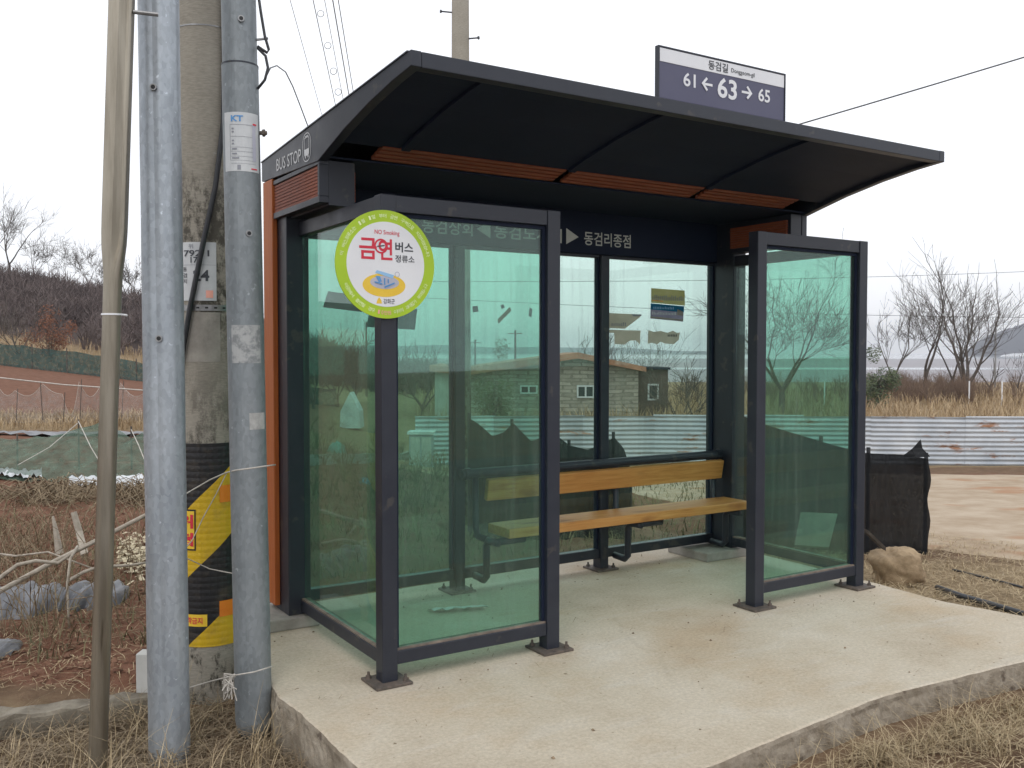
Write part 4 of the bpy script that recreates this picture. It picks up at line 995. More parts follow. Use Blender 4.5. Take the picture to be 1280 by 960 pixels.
def film_tunnel(u0_, u1, s, rad, label, mat, seed):
    r = random.Random(seed); rw = []
    for i in range(40):
        u = lerp(u0_, u1, i / 39); k = rad * (.8 + .35 * noise.noise((i * .25, seed, 0))) * min(1, math.sin(math.pi * (.04 + .92 * i / 39)) * 2.5)
        row = []
        for j in range(13):
            q = math.pi * j / 12; x, y = xy(s + math.cos(q) * k * 1.9, (u - 640) / FPX * s); row.append((x, y, ground_z(x, y) - .02 + math.sin(q) * k + .012 * noise.noise((i * .5, j * .9, seed))))
        rw.append(row)
    MB().grid(rw).build('mulch_film', mat, None, label, 'plastic film', 'plastic film on the field', smooth=True)
film_tunnel(-90, 74, 5.95, .17, 'long grey plastic film over a ridge at the left edge', M['film_grey'], 1)
film_tunnel(80, 150, 6.05, .15, 'short grey plastic film on the ridge just left of the slim post', M['film_grey'], 2)
film_tunnel(-60, 12, 5.0, .1, 'small grey film scrap half buried near the old kerb', M['film_grey'], 3)
def strip(u0_, u1, s0, s1, label, mat, seed, z=.03):
    rw = []
    for i in range(40):
        u = lerp(u0_, u1, i / 39); row = []
        for j in range(6):
            s = lerp(s0, s1, j / 5) + .1 * noise.noise((i * .3, seed, 1)); x, y = xy(s, (u - 640) / FPX * s); row.append((x, y, ground_z(x, y) + z * (1 + noise.noise((i * .6, j, seed)))))
        rw.append(row)
    MB().grid(rw).build('mulch_film', mat, None, label, 'plastic film', 'plastic film on the field', smooth=True)
strip(-80, 50, 11.9, 12.5, 'white plastic film at the left end of the green netting', M['film_white'], 4, .08)
strip(84, 240, 11.1, 12.0, 'white plastic film in front of the green netting by the posts', M['film_white'], 5, .06)
strip(-60, 250, 18.6, 19.3, 'dark lilac plastic film line behind the green netting', M['film_grey'], 6, .05)

# green netting over stakes
gn = thing('garden_net', 'sagging green garden netting propped on stakes in the red field', 'netting', gp(90, 12.6))
rw = []
for i in range(70):
    u = lerp(-110, 262, i / 69); hh = pw(u, [(-110, .38), (-20, .42), (30, .46), (97, .66), (135, .43), (163, .55), (185, .36), (262, .3)]); row = []
    for j in range(15):
        f = j / 14; s = lerp(11.9, 14.0, f); x, y = xy(s, (u - 640) / FPX * 12.6); pr = math.sin(math.pi * min(1, f * 1.35 + .02) * .5) if f < .74 else 1 - ((f - .74) / .26) ** 1.4
        row.append((x, y, ground_z(x, y) + hh * max(0, pr) + .035 * noise.noise((i * .35, j * .5, 8))))
    rw.append(row)
MB().grid(rw).build('netting', M['greennet'], gn, smooth=True)
for u, h in ((97, .7), (163, .6), (20, .5), (-60, .45)):
    p = gp(u, 13.2); MB().tube([p - Z_ * .1, p + Z_ * h], .012, 6).build('stake', M['bark'], gn)
for pts in ([(97, 13.15, .68), (112, 12.2, .42), (135, 11.9, .05)], [(163, 13.1, .58), (172, 12.3, .4), (190, 11.8, .02)], [(97, 13.15, .66), (60, 12.4, .4), (20, 12.0, .2)]):
    MB().tube([gp(u, s) + Z_ * z for u, s, z in pts], .006, 4).build('hem', M['twine'], gn)

# thin net fence on stakes across the field
nf = thing('net_fence', 'thin white net fence on slim stakes across the tan grass strip', 'fence', gp(90, 21.5)); rs = random.Random(5); tops = []
for i in range(15):
    u = -80 + i * 26 + rs.uniform(-6, 6); p = gp(u, 21.5 + rs.uniform(-.5, .5)); h = rs.uniform(.75, 1.05); MB().tube([p - Z_ * .1, p + Z_ * h + HR * rs.uniform(-.08, .08)], .009, 5).build('stake', M['bark'], nf); tops.append((p, h))
rw = [[], []]
for (p, h), (q, g) in zip(tops, tops[1:]):
    sag = rs.uniform(.03, .3); low = rs.choice((1, 1, .8, .6))
    for k in range(6):
        f = k / 6; c = p.lerp(q, f); rw[0].append(c + Z_ * .05); rw[1].append(c + Z_ * (lerp(h, g, f) * .95 * lerp(1, low, math.sin(math.pi * f)) - sag * math.sin(math.pi * f)))
MB().grid(rw).build('netting', netmat('thin_white_netting', (.4, .38, .36), .26, 12), nf)
MB().tube([r_ for r_ in rw[1]], .004, 4).build('top_cord', M['twine'], nf)

# teal windbreak at the foot of the hill
wb = thing('windbreak_net', 'long teal windbreak netting fence at the foot of the wooded hill', 'fence', gp(80, 47.5)); rw = []
for i in range(60):
    u = lerp(-220, 420, i / 59); p = gp(u, 47.5); h = 1.1 + .12 * noise.noise((i * .5, 0, 0)) - .25 * sm(100, 240, u); rw.append([p + Z_ * (h * k / 4) + HF * .12 * noise.noise((i * .6, k, 3)) for k in range(5)])
    if i % 4 == 0: MB().tube([p - Z_ * .1, p + Z_ * (h + .15)], .03, 5).build('stake', M['bark'], wb)
MB().grid(rw).build('netting', M['tealnet'], wb, smooth=True)
MB().tube([at(-20, 470, 9), at(80, 481, 9), at(210, 490, 9)], .006, 4).build('string_line', M['twine'], None, 'thin pale string stretched over the red soil', 'string')

# bleached branches, stakes and dead stems
def branch(label, pts, r0_, r1_, side=(), name='fallen_branch'):
    q = [at(*k) for k in pts]; n = len(q); o = MB().tube(q, [lerp(r0_, r1_, i / (n - 1)) for i in range(n)], 7).build(name, M['branch'], None, label, 'branch', 'bleached branches on the field edge', smooth=True)
    return o
branch('long straight bleached pole leaning up towards the posts', [(-70, 785, 5.2), (0, 739, 5.4), (60, 706, 5.6), (120, 676, 5.75), (184, 643, 5.95), (250, 608, 6.1)], .017, .013)
branch('pale curved branch lying along the leaning pole', [(-40, 760, 5.25), (0, 722, 5.35), (22, 706, 5.4), (45, 701, 5.45), (72, 704, 5.5), (95, 689, 5.6), (120, 677, 5.7)], .014, .008)
branch('forked grey branch lying left of the slim post', [(84, 727, 5.6), (105, 715, 5.65), (125, 708, 5.7), (160, 707, 5.8), (190, 702, 5.9)], .012, .007)
branch('hanging bleached vine below the leaning pole', [(97, 683, 5.6), (88, 698, 5.5), (84, 730, 5.5), (85, 760, 5.5), (87, 790, 5.5)], .009, .006)
branch('thin white stem crossing under the leaning pole', [(-20, 690, 5.9), (20, 695, 5.9), (60, 690, 5.8), (120, 712, 5.7)], .007, .005)
MB().tube([at(66, 645, 6.9), at(70, 665, 6.9), at(74, 692, 6.9)], [.008, .02, .03], 5).build('wooden_stake', M['branch'], None, 'pointed whitish stake in the field', 'stake', 'stakes in the field')
MB().tube([at(92, 640, 6.8), at(99, 665, 6.8), at(106, 694, 6.7)], [.022, .026, .028], 6).build('wooden_stake', M['branch'], None, 'grey leaning stake right of the pointed white one', 'stake', 'stakes in the field')
rg = random.Random(21); m = MB()
for _ in range(420):
    u = rg.uniform(146, 232); s = rg.gauss(7.3, .35); p = gp(u, s); litter(m, p + Z_ * rg.uniform(.01, .09), rg.uniform(.03, .09), rg.uniform(.008, .02), rg)
m.build('husks', M['husk'], kind='stuff')
m = MB()
for _ in range(520):                                  # dead weed stems around the branches
    u = rg.choice((rg.uniform(-70, 75), rg.uniform(-70, 200))); s = rg.uniform(5.2, 8.5); p = gp(u, s); h = rg.uniform(.1, .5); a = rg.uniform(0, 6.283)
    d = Vector((math.cos(a), math.sin(a), 0)) * h * rg.uniform(.2, 1.1); m.tube([p, p + d * .4 + Z_ * h * .6, p + d + Z_ * h * rg.uniform(.6, 1)], [.0032, .0026, .0016], 3, cap=False)
for _ in range(700):                                 # brush heaps in front of the netting
    u = rg.choice((rg.gauss(70, 26), rg.gauss(190, 20), rg.uniform(-70, 240))); s = rg.gauss(10.6, .35); p = gp(u, s); h = rg.uniform(.02, .2); a = rg.uniform(0, 6.283)
    d = Vector((math.cos(a), math.sin(a), 0)) * rg.uniform(.15, .6); m.tube([p, p + d * .5 + Z_ * h, p + d + Z_ * h * .5], [.006, .005, .003], 3, cap=False)
m.build('dead_weeds', M['straw_dark'], kind='stuff')
m = MB()
for _ in range(4200):
    u = rg.uniform(-120, 330); s = rg.uniform(20.0, 23.8); p = gp(u, s); blade(m, p, rg.uniform(.08, .4), rg.uniform(.1, .6), .012, rg, .3, 2)
for _ in range(3000):
    u = rg.uniform(-250, 400); s = rg.uniform(49, 66); p = gp(u, s); blade(m, p, rg.uniform(.4, 1.0), rg.uniform(.1, .5), .03, rg, .3, 2)
m.build('dry_field_grass', M['reed'], kind='stuff')
m = MB()
for _ in range(2600):
    u = rg.uniform(-80, 250); s = 4.5 + 6.5 * rg.random() ** 1.3; x, y = xy(s, (u - 640) / FPX * s)
    if y < 1.2 and x > -.6: continue
    litter(m, Vector((x, y, ground_z(x, y) + .006)), rg.choice((rg.uniform(.02, .06), rg.uniform(.04, .2))), rg.uniform(.0008, .0022), rg)
m.build('straw_litter', M['straw'], kind='stuff')
m = MB()
for _ in range(4200):                                 # clods of red earth
    u = rg.uniform(-110, 250); s = 4.6 + 9 * rg.random() ** 1.6; x, y = xy(s, (u - 640) / FPX * s)
    if y < 1.15 and x > -.62: continue
    c = Vector((x, y, ground_z(x, y))); k = rg.uniform(.004, .016) * rg.choice((1, 1, 1, 2.0))
    vs = [c + Vector(d) * k * rg.uniform(.6, 1.2) for d in ((1, 0, .1), (.3, .95, .15), (-.8, .6, .1), (-.8, -.6, .1), (.3, -.95, .1), (.1, .1, .8))]
    m.add(vs, [(0, 1, 5), (1, 2, 5), (2, 3, 5), (3, 4, 5), (4, 0, 5)])
m.build('earth_clods', pbr('earth_clod', (.105, .052, .036), (.22, .125, .085), 9, 1, spec=.1), kind='stuff')

# hill woods
m = MB(); rh = random.Random(77)
for _ in range(1150):
    a = rh.uniform(-.74, -.08); s = 62 + 46 * rh.random() ** .8; x, y = xy(s, a * s); z = ground_z(x, y, False)
    bush_strokes(m, Vector((x, y, z - .1)), rh.uniform(1.6, 3.0), 20, rh.uniform(.8, 1.5), .04, rh)
m.build('hillside_woods', M['scrubtwig'], kind='stuff')
CT = [(14, 93, 9.6, 'tall bare tree at the crest of the hill, at the left edge', .22), (-14, 90, 9.0, 'bare tree mostly cut off by the left edge of the picture', .16), (46, 95, 5.0, 'low bare tree on the crest right of the tallest one', .1), (88, 94, 5.6, 'slim bare tree on the crest midway to the slim post', .08),
      (112, 92, 5.0, 'wide bare tree on the crest just left of the slim post', .1), (128, 90, 4.8, 'bare tree peeping out behind the slim post', .1), (158, 88, 4.4, 'bare tree on the crest between slim post and guard', .1), (172, 90, 3.8, 'small bare tree on the crest touching the galvanised guard', .08)]
for k, (u, s, h, lb, tr) in enumerate(CT):
    x, y = xy(s, (u - 640) / FPX * s); bare_tree('bare_tree', (x, y, ground_z(x, y, False) + 1.0), h, 300 + k, lb, 'bare trees on the hill crest', tr, .25, 3, .55, 5, tmin=.018)
bare_tree('bare_tree', gp(24, 54), 4.0, 41, 'multi stemmed bare tree behind the teal windbreak', None, .11, .12, 4, .45, 4, tmin=.02)
leafy('russet_bush', gp(64, 55), 1.15, 1.3, 1500, 5, 'russet bush holding dead leaves behind the teal windbreak', None, .09, 'russet')
for k, (u, s, h, lb) in enumerate(((392, 44, 4.2, 'dark bare tree seen through the left end of the side glass'), (422, 47, 4.4, 'dark bare tree seen through the middle of the side glass'), (444, 50, 3.6, 'smaller bare tree left of the front post'), (528, 42, 3.7, 'bare tree seen through the front glass left of the house'))):
    bare_tree('bare_tree', gp(u, s), h, 60 + k, lb, 'bare trees behind the garden', .12, .2, 4, .7, 5, tmin=.018)

# garden behind the shelter
for k, off in ((0, 0), (1, 1.1)):
    A, B = gp(372, 15.2 + off), gp(566, 31 + off); m = MB(); rw = []
    for i in range(24):
        c = A.lerp(B, i / 23); c.z = ground_z(c.x, c.y); rw.append([c + HR * a * .06 + Z_ * z for a, z in ((-1, -.1), (-1, .1), (1, .1), (1, -.1))])
    m.grid(rw); m.build('garden_edging', M['kerb'], None, ('near pale edging strip running back through the garden', 'far pale edging strip parallel to the near one')[k], 'edging', 'garden edging strips')
b = gp(437, 30); tn = thing('tent', 'small white peaked tent seen through the side glass', 'tent', b)
MB().prism([(-.33, 0), (.33, 0), (.30, .55), (0, 1.15), (-.30, .55)], b, HR, Z_, HF * .8).build('cover', M['film_white'], tn, fix=True)
b = gp(527, 22); sd = thing('cabinet', 'pale grey metal cabinet standing in the garden left of the house', 'cabinet', b); MB().obox(b + Z_ * .4, HR * .27, HF * .25, Z_ * .4).build('body', M['corr'][1], sd); MB().obox(b + Z_ * .83, HR * .31, HF * .29, Z_ * .03).build('lid', M['film_white'], sd)
for dx in (-.13, .13): MB().obox(b + Z_ * .4 + HR * dx - HF * .255, HR * .11, HF * .006, Z_ * .34).build('door', M['plaster'], sd)
def heap(u, s, w, h, label, mat, seed):
    c = gp(u, s); rw = []
    for i in range(9):
        a = i / 8 * math.pi / 2; row = []
        for j in range(20):
            q = 2 * math.pi * (j % 19) / 19; rr_ = w * math.cos(a) * (1 + .25 * noise.noise((math.cos(q) * 1.5, math.sin(q) * 1.5, seed + i * .2))); row.append(c + HR * rr_ * math.cos(q) + HF * rr_ * math.sin(q) + Z_ * (h * math.sin(a) * (1 + .2 * noise.noise((q, i, seed))) - .05))
        rw.append(row)
    MB().grid(rw).build('tarp_heap', mat, None, label, 'tarp', 'tarps in the garden', smooth=True)
heap(420, 20, .22, .3, 'teal tarp heap in the garden', M['tarp_teal'], 3); heap(454, 15, .1, .14, 'small blue tarp bundle by the edging strip', M['tarp_blue'], 4)
b = gp(588, 17); ht = thing('hut', 'small arched whitish hut seen beside the second rear post', 'hut', b)
MB().prism([(-.16, 0), (.16, 0), (.16, .6)] + [(.16 * math.cos(k * math.pi / 8), .6 + .14 * math.sin(k * math.pi / 8)) for k in range(1, 8)] + [(-.16, .6)], b, HR, Z_, HF * .4).build('wall', M['plaster'], ht, fix=True)
MB().prism([(-.1, .42), (.1, .42), (.1, .6)] + [(.1 * math.cos(k * math.pi / 8), .6 + .08 * math.sin(k * math.pi / 8)) for k in range(1, 8)] + [(-.1, .6)], b - HF * .008, HR, Z_, HF * .006).build('opening', M['pane'], ht, fix=True)
rq = random.Random(31); m = MB()
for _ in range(5200):
    x = rq.uniform(-1.2, 4.5); y = 1.75 + 7 * rq.random() ** 1.4; z = ground_z(x, y); h = rq.uniform(.06, .3)
    blade(m, Vector((x, y, z)), h, rq.uniform(.3, 1.4), rq.uniform(.002, .006), rq, .5, 2)
for _ in range(3500):
    u = rq.uniform(340, 900); s = rq.uniform(9, 24); p = gp(u, s); blade(m, p, rq.uniform(.08, .35), rq.uniform(.3, 1.2), .008, rq, .5, 2)
for _ in range(60):
    u = rq.uniform(372, 560); s = rq.uniform(10, 27); bush_strokes(m, gp(u, s), rq.uniform(.25, .8), 12, rq.uniform(.2, .5), .006, rq)
m.build('garden_weeds', pbr('olive_brown_weeds', (.09, .08, .04), (.22, .19, .1), 5, .9), kind='stuff')

# ------------------------------------------------------------------ HOUSE
hs = 40.0
def hp(u, v, d=0): return at(u, v, hs) + HF * d
hb0 = gp(690, hs); hs_o = thing('house', 'stone walled house with an orange tiled gable roof behind the fence', 'house', hb0)
zb = hb0.z - .2
def hw(u): return (u - 690) / FPX * hs
def hv(v): return 1.43 + (440 - v + 6) * hs / FPX
base = Vector((hb0.x, hb0.y, 0))
MB().prism([(hw(585), zb), (hw(798), zb), (hw(798), hv(469)), (hw(722), hv(453)), (hw(585), hv(474))], base, HR, Z_, HF * 9).build('wall', M['stone'], hs_o, fix=True)
MB().prism([(hw(542), zb), (hw(584.5), zb), (hw(584.5), hv(474)), (hw(542), hv(470))], base + HF * .6, HR, Z_, HF * 6).build('wing_wall', M['plaster'], hs_o, fix=True)
for q in ([(hw(574), hv(476)), (hw(722), hv(453.5)), (hw(722), hv(446)), (hw(574), hv(466))], [(hw(722.2), hv(453.5)), (hw(806), hv(470)), (hw(806), hv(464)), (hw(722.2), hv(446))]):
    MB().prism(q, base - HF * .45, HR, Z_, HF * 9.9).build('roof', M['tile'], hs_o, fix=True)
MB().prism([(hw(536), hv(470)), (hw(580), hv(475)), (hw(580), hv(466)), (hw(536), hv(462))], base + HF * .3, HR, Z_, HF * 6.6).build('wing_roof', M['tile'], hs_o, fix=True)
def window(u0_, u1, v0, v1, par, base_, off, n=2):
    x0, x1, z1, z0 = hw(u0_), hw(u1), hv(v0), hv(v1); e = .07; m = MB(); o = base_ - HF * off
    def bx_(a, b, c, d): m.prism([(a, c), (b, c), (b, d), (a, d)], o, HR, Z_, -HF * .06)
    bx_(x0, x1, z0, z0 + e); bx_(x0, x1, z1 - e, z1)
    for k in range(n + 1): c = lerp(x0, x1 - e, k / n); bx_(c, c + e, z0 + e, z1 - e)
    f = m.build('window', M['offwhite'], par, fix=True); MB().prism([(x0, z0), (x1, z0), (x1, z1), (x0, z1)], o, HR, Z_, -HF * .02).build('pane', M['pane'], f, fix=True)
window(721, 743, 487, 503, hs_o, base, .004); window(650, 672, 487, 498, hs_o, base, .004)
b = gp(820, 41); shd = thing('shed', 'brown boarded shed with a white framed window right of the house', 'shed', b)
sb_ = Vector((base.x, base.y, 0)) + HF * .8
MB().prism([(hw(801), zb), (hw(839), zb), (hw(839), hv(468)), (hw(801), hv(467))], sb_, HR, Z_, HF * 3).build('wall', M['brownwall'], shd, fix=True)
MB().prism([(hw(799), hv(467)), (hw(841.5), hv(468)), (hw(841.5), hv(465)), (hw(799), hv(464))], sb_ - HF * .15, HR, Z_, HF * 3.4).build('roof', M['frame_dark'], shd, fix=True)
window(813, 827, 486, 507, shd, sb_, .004, 1)
leafy('evergreen_shrub', gp(615, 34), .85, 1.2, 2200, 8, 'round dark evergreen shrub in front of the house', None, .07)
for k, (u, s, h, lb) in enumerate(((850, 36, 2.6, 'bare shrub right beside the brown shed'), (868, 38, 2.9, 'bare shrub seen at the right end of the back pane'), (735, 58, 4.6, 'bare tree rising behind the orange roof ridge'), (775, 56, 4.0, 'bare tree behind the right slope of the orange roof'), (812, 60, 5.0, 'slim bare tree behind the brown shed'))):
    bare_tree('bare_tree', gp(u, s), h, 90 + k, lb, 'bare trees round the house', .07, .15, 4, .6, 4, tmin=.014)

# ------------------------------------------------------------------ CORRUGATED FENCE
cf = thing('corrugated_fence', 'long rusty fence of pale corrugated iron sheets beyond the dirt track', 'fence', gp(980, 24)); rf_ = random.Random(12)
t = (520 - 640) / FPX * 24
while t < 19:
    w = rf_.uniform(1.7, 2.3); s = 24 + .35 * math.sin(t * .35); zt_ = 1.43 - 79.5 * 24 / FPX + rf_.uniform(-.02, .02); dz = rf_.uniform(-.015, .015)
    x0, y0 = xy(s, t); x1, y1 = xy(24 + .35 * math.sin((t + w) * .35), t + w + .04); z0 = min(ground_z(x0, y0), ground_z(x1, y1)) - .1; rw = []; off = rf_.uniform(-.015, .015)
    for j in range(79):
        z = lerp(z0, zt_, j / 78); bulge = .018 * math.sin(z * 2 * math.pi / .118); row = []
        for i in range(7):
            f = i / 6; x, y = lerp(x0, x1, f), lerp(y0, y1, f); k = bulge + off + .02 * noise.noise((t + f * w, z * 2, 5)); row.append((x - HF.x * k, y - HF.y * k, z + dz * f))
        rw.append(row)
    MB().grid(rw).build('corrugated_sheet', M['corr'][rf_.choice((0, 0, 1, 1, 2))], cf, smooth=True)
    t += w

# ------------------------------------------------------------------ RIGHT: reeds, trees, nets, boulder
m = MB(); rr = random.Random(55)
for _ in range(15000):
    s = 26 + 44 * rr.random() ** 1.2; u = rr.uniform(520, 1480); p = gp(u, s); blade(m, p, rr.uniform(.3, 1.15) * (1.0 + .25 * noise.noise((p.x * .15, p.y * .15, 0))), rr.uniform(.1, .6), .010 + s * .0003, rr, .25, 2)
m.build('reed_grass', M['reed'], kind='stuff')
m = MB()
for _ in range(150):
    s = rr.uniform(52, 68); u = rr.choice((rr.uniform(1080, 1215), rr.uniform(850, 1300))); bush_strokes(m, gp(u, s), rr.uniform(1.0, 2.1), 16, rr.uniform(.5, 1.1), .016, rr)
m.build('dead_brush', pbr('reddish_dead_brush', (.13, .085, .06), (.22, .15, .105), .6, 1), kind='stuff')
RT_ = [(1157, 60, 9.9, .27, .22, 2, .30, 'V forked bare tree right of the open screen, second of the seaside row'), (1118, 60, 8.8, .17, .28, 3, .34, 'slender bare tree nearest the shelter in the seaside row'), (1191, 60, 9.0, .2, .28, 3, .32, 'crooked middle bare tree close beside the thickest trunk'), (1208, 57, 9.7, .34, .17, 4, .44, 'thickest trunked bare tree with a broad crown at the right')]
for k, (u, s, h, tr, sp, lm, fl, lb) in enumerate(RT_): bare_tree('bare_tree', gp(u, s), h, 700 + k, lb, 'bare trees along the shore', tr, sp, lm, fl, 5, tmin=.0145)
bare_tree('bare_tree', gp(978, 45), 8.2, 822, 'wide spreading bare tree seen through the right screen', None, .27, .3, 4, .6, 6, tmin=.0145)
bare_tree('bare_tree', gp(1238, 62), 2.6, 821, 'stubby dead tree with lopped limbs below the island', 'stubby trees below the island', .1, .3, 3, .6, 2)
bare_tree('bare_tree', gp(1272, 62), 3.4, 823, 'thin sapling at the right edge below the island', 'stubby trees below the island', .06, .3, 3, .4, 3)
leafy('evergreen_shrub', gp(1098, 50), 1.1, 1.35, 2600, 18, 'leafy evergreen shrub right beside the open screen', None, .1)
for k, (u, lb) in enumerate(((1031, 'white fence post seen through the right screen'), (1212, 'white fence post at the foot of the thickest bare tree'), (1253, 'white fence post below the island'))):
    p = gp(u, 52); MB().tube([p, p + Z_ * 1.35], .04, 6).build('fence_post', M['white'], None, lb, 'post', 'white fence posts')

def shade_net(label, us, tops, s_of, seed, zoff=.05):
    p0 = gp((us[0] + us[-1]) / 2, s_of(us[len(us) // 2])); o = thing('shade_net_fence', label, 'fence', p0, 'black shade cloth fences'); rw = []; n = 90
    for i in range(n):
        u = lerp(us[0], us[-1], i / (n - 1)); s = s_of(u); vt = pw(u, tops); p = gp(u, s); zt_ = 1.43 + (440 - vt) * s / FPX; col = []
        for j in range(16):
            f = j / 15; k = .05 * noise.noise((i * .16, f * 1.5, seed)) + .03 * noise.noise((i * .5, f * 3, seed)) + .009 * math.sin(f * 17 + 1.5 * noise.noise((i * .1, 0, seed)))
            q = p - HF * k + Z_ * (lerp(p.z - .06, zt_, f) - p.z) + HR * .02 * noise.noise((f * 4, i * .05, seed)); col.append(q)
        rw.append(col)
    MB().grid(rw).build('shade_cloth', M['blacknet'], o, smooth=True)
    for u in us: p = gp(u, s_of(u)) + HF * .06; vt = pw(u, tops); MB().tube([p - Z_ * .1, (p.x, p.y, 1.43 + (440 - vt) * s_of(u) / FPX + zoff)], .018, 7).build('stake', M['cable'], o)
    return o
sn = shade_net('black shade cloth fence behind the right screen by the boulder', [898, 956, 1030, 1090, 1163], [(898, 512), (925, 518), (956, 530), (1044, 556), (1083, 566), (1128, 568), (1150, 571), (1163, 573)], lambda u: 8.5 + .5 * sm(1100, 900, u), 1)
c = at(1150, 572, 8.48); MB().add([at(1128, 570, 8.47), at(1140, 561, 8.42), at(1151, 549, 8.46), at(1153, 560, 8.5), at(1163, 571, 8.45), at(1145, 572, 8.4)], [(0, 1, 5), (1, 2, 3), (1, 3, 5), (3, 4, 5)]).build('loose_corner', M['blacknet'], sn)
shade_net('sagging black shade cloth fence seen behind the bench', [586, 640, 690, 712, 768, 790], [(586, 522), (598, 530), (615, 545), (630, 540), (642, 528), (665, 552), (690, 540), (712, 556), (735, 562), (752, 556), (768, 546), (780, 560), (790, 590)], lambda u: 9.6, 2)

c = gp(1126, 6.9); rw = []
for i in range(33):
    a = math.pi * i / 32; row = []
    for j in range(57):
        q = 2 * math.pi * (j % 56) / 56; d = Vector((math.sin(a) * math.cos(q), math.sin(a) * math.sin(q), math.cos(a)))
        k = 1 + .3 * noise.noise(d * 1.3 + Vector((3, 1, 0))) + .1 * abs(noise.noise(d * 2.6)) + .07 * noise.noise(d * 6) + .04 * noise.noise(d * 13); e = 1 / max(abs(d.x), abs(d.y), abs(d.z)); k *= lerp(1, e, .35)
        row.append(c + HR * d.x * k * .18 + HF * d.y * k * .15 + Z_ * (d.z * k * .14 + .11))
    rw.append(row)
MB().grid(rw).build('boulder', M['rock'], None, 'tan rounded boulder at the pad edge in front of the black cloth', 'boulder', smooth=True)
MB().obox(at(1093, 674, 6.95), (at(1104, 684, 6.9) - at(1082, 663, 7.0)) / 2, HF * .05, Z_ * .014).build('plank', M['bark'], None, 'short dark plank propped behind the boulder', 'plank')
A, B, C_, D_ = at(1001, 640, 7.9), at(1047, 642, 7.85), at(1036, 684, 7.55), at(993, 681, 7.6); nq = (B - A).cross(D_ - A).normalized() * .02
MB().add([A, B, C_, D_, A + nq, B + nq, C_ + nq, D_ + nq], [(0, 1, 2, 3), (7, 6, 5, 4), (0, 4, 5, 1), (1, 5, 6, 2), (2, 6, 7, 3), (3, 7, 4, 0)]).build('board', M['board_pale'], None, 'pale board leaning on the black cloth behind the right screen', 'board')
def gpv(u, v):
    s = 6.0
    for _ in range(12): s = (1.43 - gp(u, s).z) * FPX / (v - 440)
    return gp(u, s)
q = [gpv(u, v) + Z_ * .03 for u, v in ((1176, 741), (1205, 752), (1240, 762), (1280, 774), (1330, 790))]
MB().tube(q, .02, 10).build('plastic_pipe', M['cable'], None, 'black plastic pipe lying in the dry grass right of the pad', 'pipe', smooth=True)
q = [gpv(u, v) + Z_ * .02 for u, v in ((1195, 716), (1235, 726), (1280, 738), (1330, 752))]
MB().tube(q, .009, 8).build('hose', M['cable'], None, 'thin dark hose in the grass behind the plastic pipe', 'hose', smooth=True)

# ------------------------------------------------------------------ NEAR GRASS
def clear(x, y): return not (-.46 < x < 3.46 and -1.42 < y < 1.6)
m = MB(); rn = random.Random(91)
for _ in range(5200):                                 # tangle at the feet of the posts
    x = rn.uniform(-2.2, -.42); y = rn.uniform(-.9, .78)
    p = Vector((x, y, ground_z(x, y) - .01)); k = rn.random()
    if k < .5: blade(m, p, rn.uniform(.05, .2), rn.uniform(.5, 2.2), rn.uniform(.0015, .003), rn, rn.uniform(.3, .9), 4)
    else: litter(m, p + Z_ * rn.uniform(.01, .07), rn.uniform(.08, .3), rn.uniform(.0012, .0026), rn)
for _ in range(700):                                  # against the kerb
    f = rn.random(); p = Vector((-3.4, 1.29, 0)).lerp(Vector((-.66, .8, 0)), f) + Vector((0, rn.uniform(-.2, .02), 0)); p.z = ground_z(p.x, p.y) - .01
    blade(m, p, rn.uniform(.08, .26), rn.uniform(.2, 1.6), rn.uniform(.0015, .003), rn, .5, 4)
m.build('matted_grass', M['straw_dark'], kind='stuff')
m = MB()
for _ in range(95):                                   # pale tufts
    x = rn.uniform(-1.7, -.45); y = rn.uniform(-.6, .7); n = rn.randint(5, 14)
    for _ in range(n):
        p = Vector((x + rn.gauss(0, .03), y + rn.gauss(0, .03), 0)); p.z = ground_z(p.x, p.y); blade(m, p, rn.uniform(.08, .3), rn.uniform(.1, 1.2), rn.uniform(.0015, .0032), rn, rn.uniform(.1, .5), 4)
for _ in range(75):                                   # tufts along the front edge of the pad
    x = rn.choice((rn.uniform(.9, 3.6), rn.gauss(1.75, .35), rn.gauss(2.5, .3))); y = -1.34 - abs(rn.gauss(0, .12)) - .04
    for _ in range(rn.randint(12, 34)):
        p = Vector((x + rn.gauss(0, .035), y + rn.gauss(0, .035), 0)); p.y = min(p.y, -1.33); p.z = ground_z(p.x, p.y); blade(m, p, rn.uniform(.05, .19), rn.uniform(.3, 1.6), rn.uniform(.0014, .0028), rn, rn.uniform(.3, .8), 4)
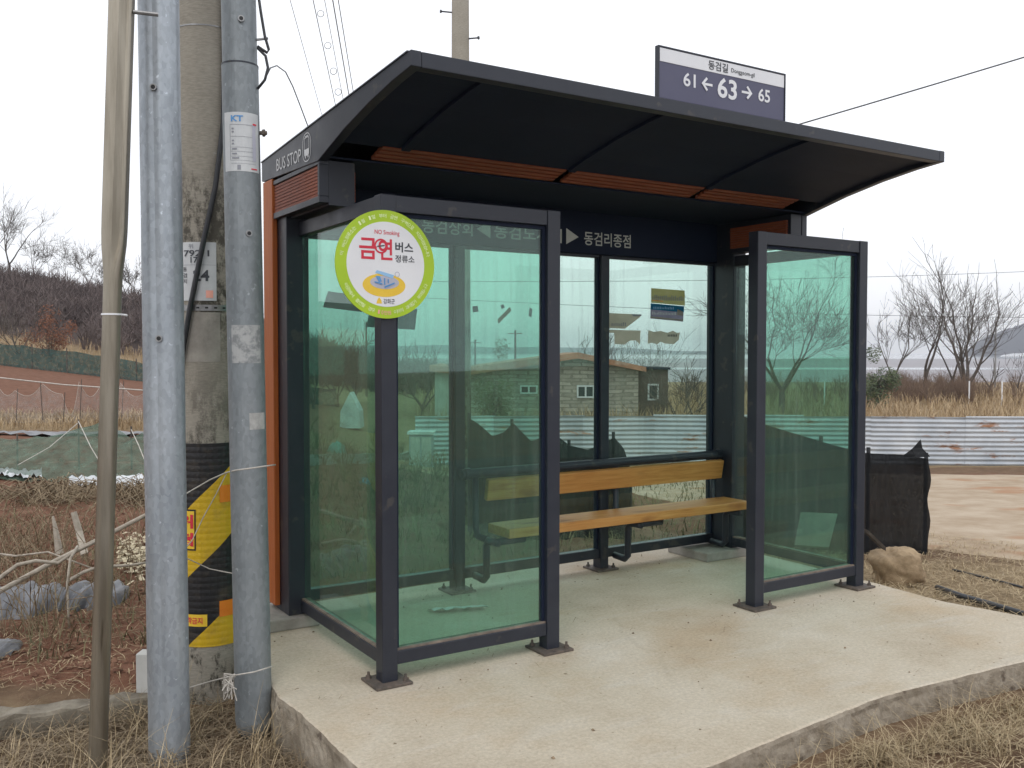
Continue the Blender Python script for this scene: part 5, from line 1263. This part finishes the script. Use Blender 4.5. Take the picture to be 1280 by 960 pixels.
for _ in range(8500):                                 # right of the pad
    x = 3.42 + 4.0 * rn.random() ** 1.3; y = rn.uniform(-1.5, 2.9)
    if not clear(x, y): continue
    p = Vector((x, y, ground_z(x, y)))
    if rn.random() < .35: blade(m, p, rn.uniform(.04, .2), rn.uniform(.3, 1.6), rn.uniform(.0015, .003), rn, .6, 3)
    else: litter(m, p + Z_ * rn.uniform(.004, .03), rn.uniform(.06, .25), rn.uniform(.0014, .003), rn)
for _ in range(1300):
    x = rn.uniform(.2, 4); y = rn.uniform(-1.75, -1.36); p = Vector((x, y, ground_z(x, y) + .006)); litter(m, p, rn.uniform(.03, .14), rn.uniform(.001, .0024), rn)
m.build('dry_grass', M['straw'], kind='stuff')
m = MB(); rl = random.Random(14)
for _ in range(150):                                  # grit, leaf bits and straw blown on to the pad
    x = rl.uniform(-.3, 3.3); y = rl.choice((rl.uniform(-1.2, 1.4), 1.2 + rl.gauss(0, .12), rl.gauss(-.02, .1)))
    if not -1.15 < y < 1.42: continue
    c = Vector((x, y, .002)); k = rl.uniform(.002, .008) * rl.choice((.7, 1, 1, 1.4)); a = rl.uniform(0, 6.28)
    if rl.random() < .3: litter(m, c + Z_ * .002, rl.uniform(.02, .07), .001, rl)
    else:
        vs = [c + Vector((math.cos(a + q) * k * rl.uniform(.5, 1.2), math.sin(a + q) * k * rl.uniform(.5, 1.2), 0)) for q in (0, 1.5, 3.1, 4.6)] + [c + Z_ * k * .7]
        m.add(vs, [(0, 1, 4), (1, 2, 4), (2, 3, 4), (3, 0, 4)])
m.build('grit', pbr('blown_grit', (.09, .065, .04), (.3, .22, .14), 30, .95), kind='stuff')

# ------------------------------------------------------------------ HAZE
hz = MB().box((-4300, -4300, -8), (4300, 4300, 75)); m_, n_, p_ = new_mat('sea_haze'); n_.nodes.remove(p_)
pv = n_.nodes.new('ShaderNodeVolumePrincipled'); pv.inputs['Color'].default_value = (.93, .95, 1, 1); pv.inputs['Density'].default_value = .00034; pv.inputs['Anisotropy'].default_value = 0
n_.links.new(pv.outputs[0], n_.nodes['Material Output'].inputs['Volume'])
hz.build('haze', m_, kind='stuff')
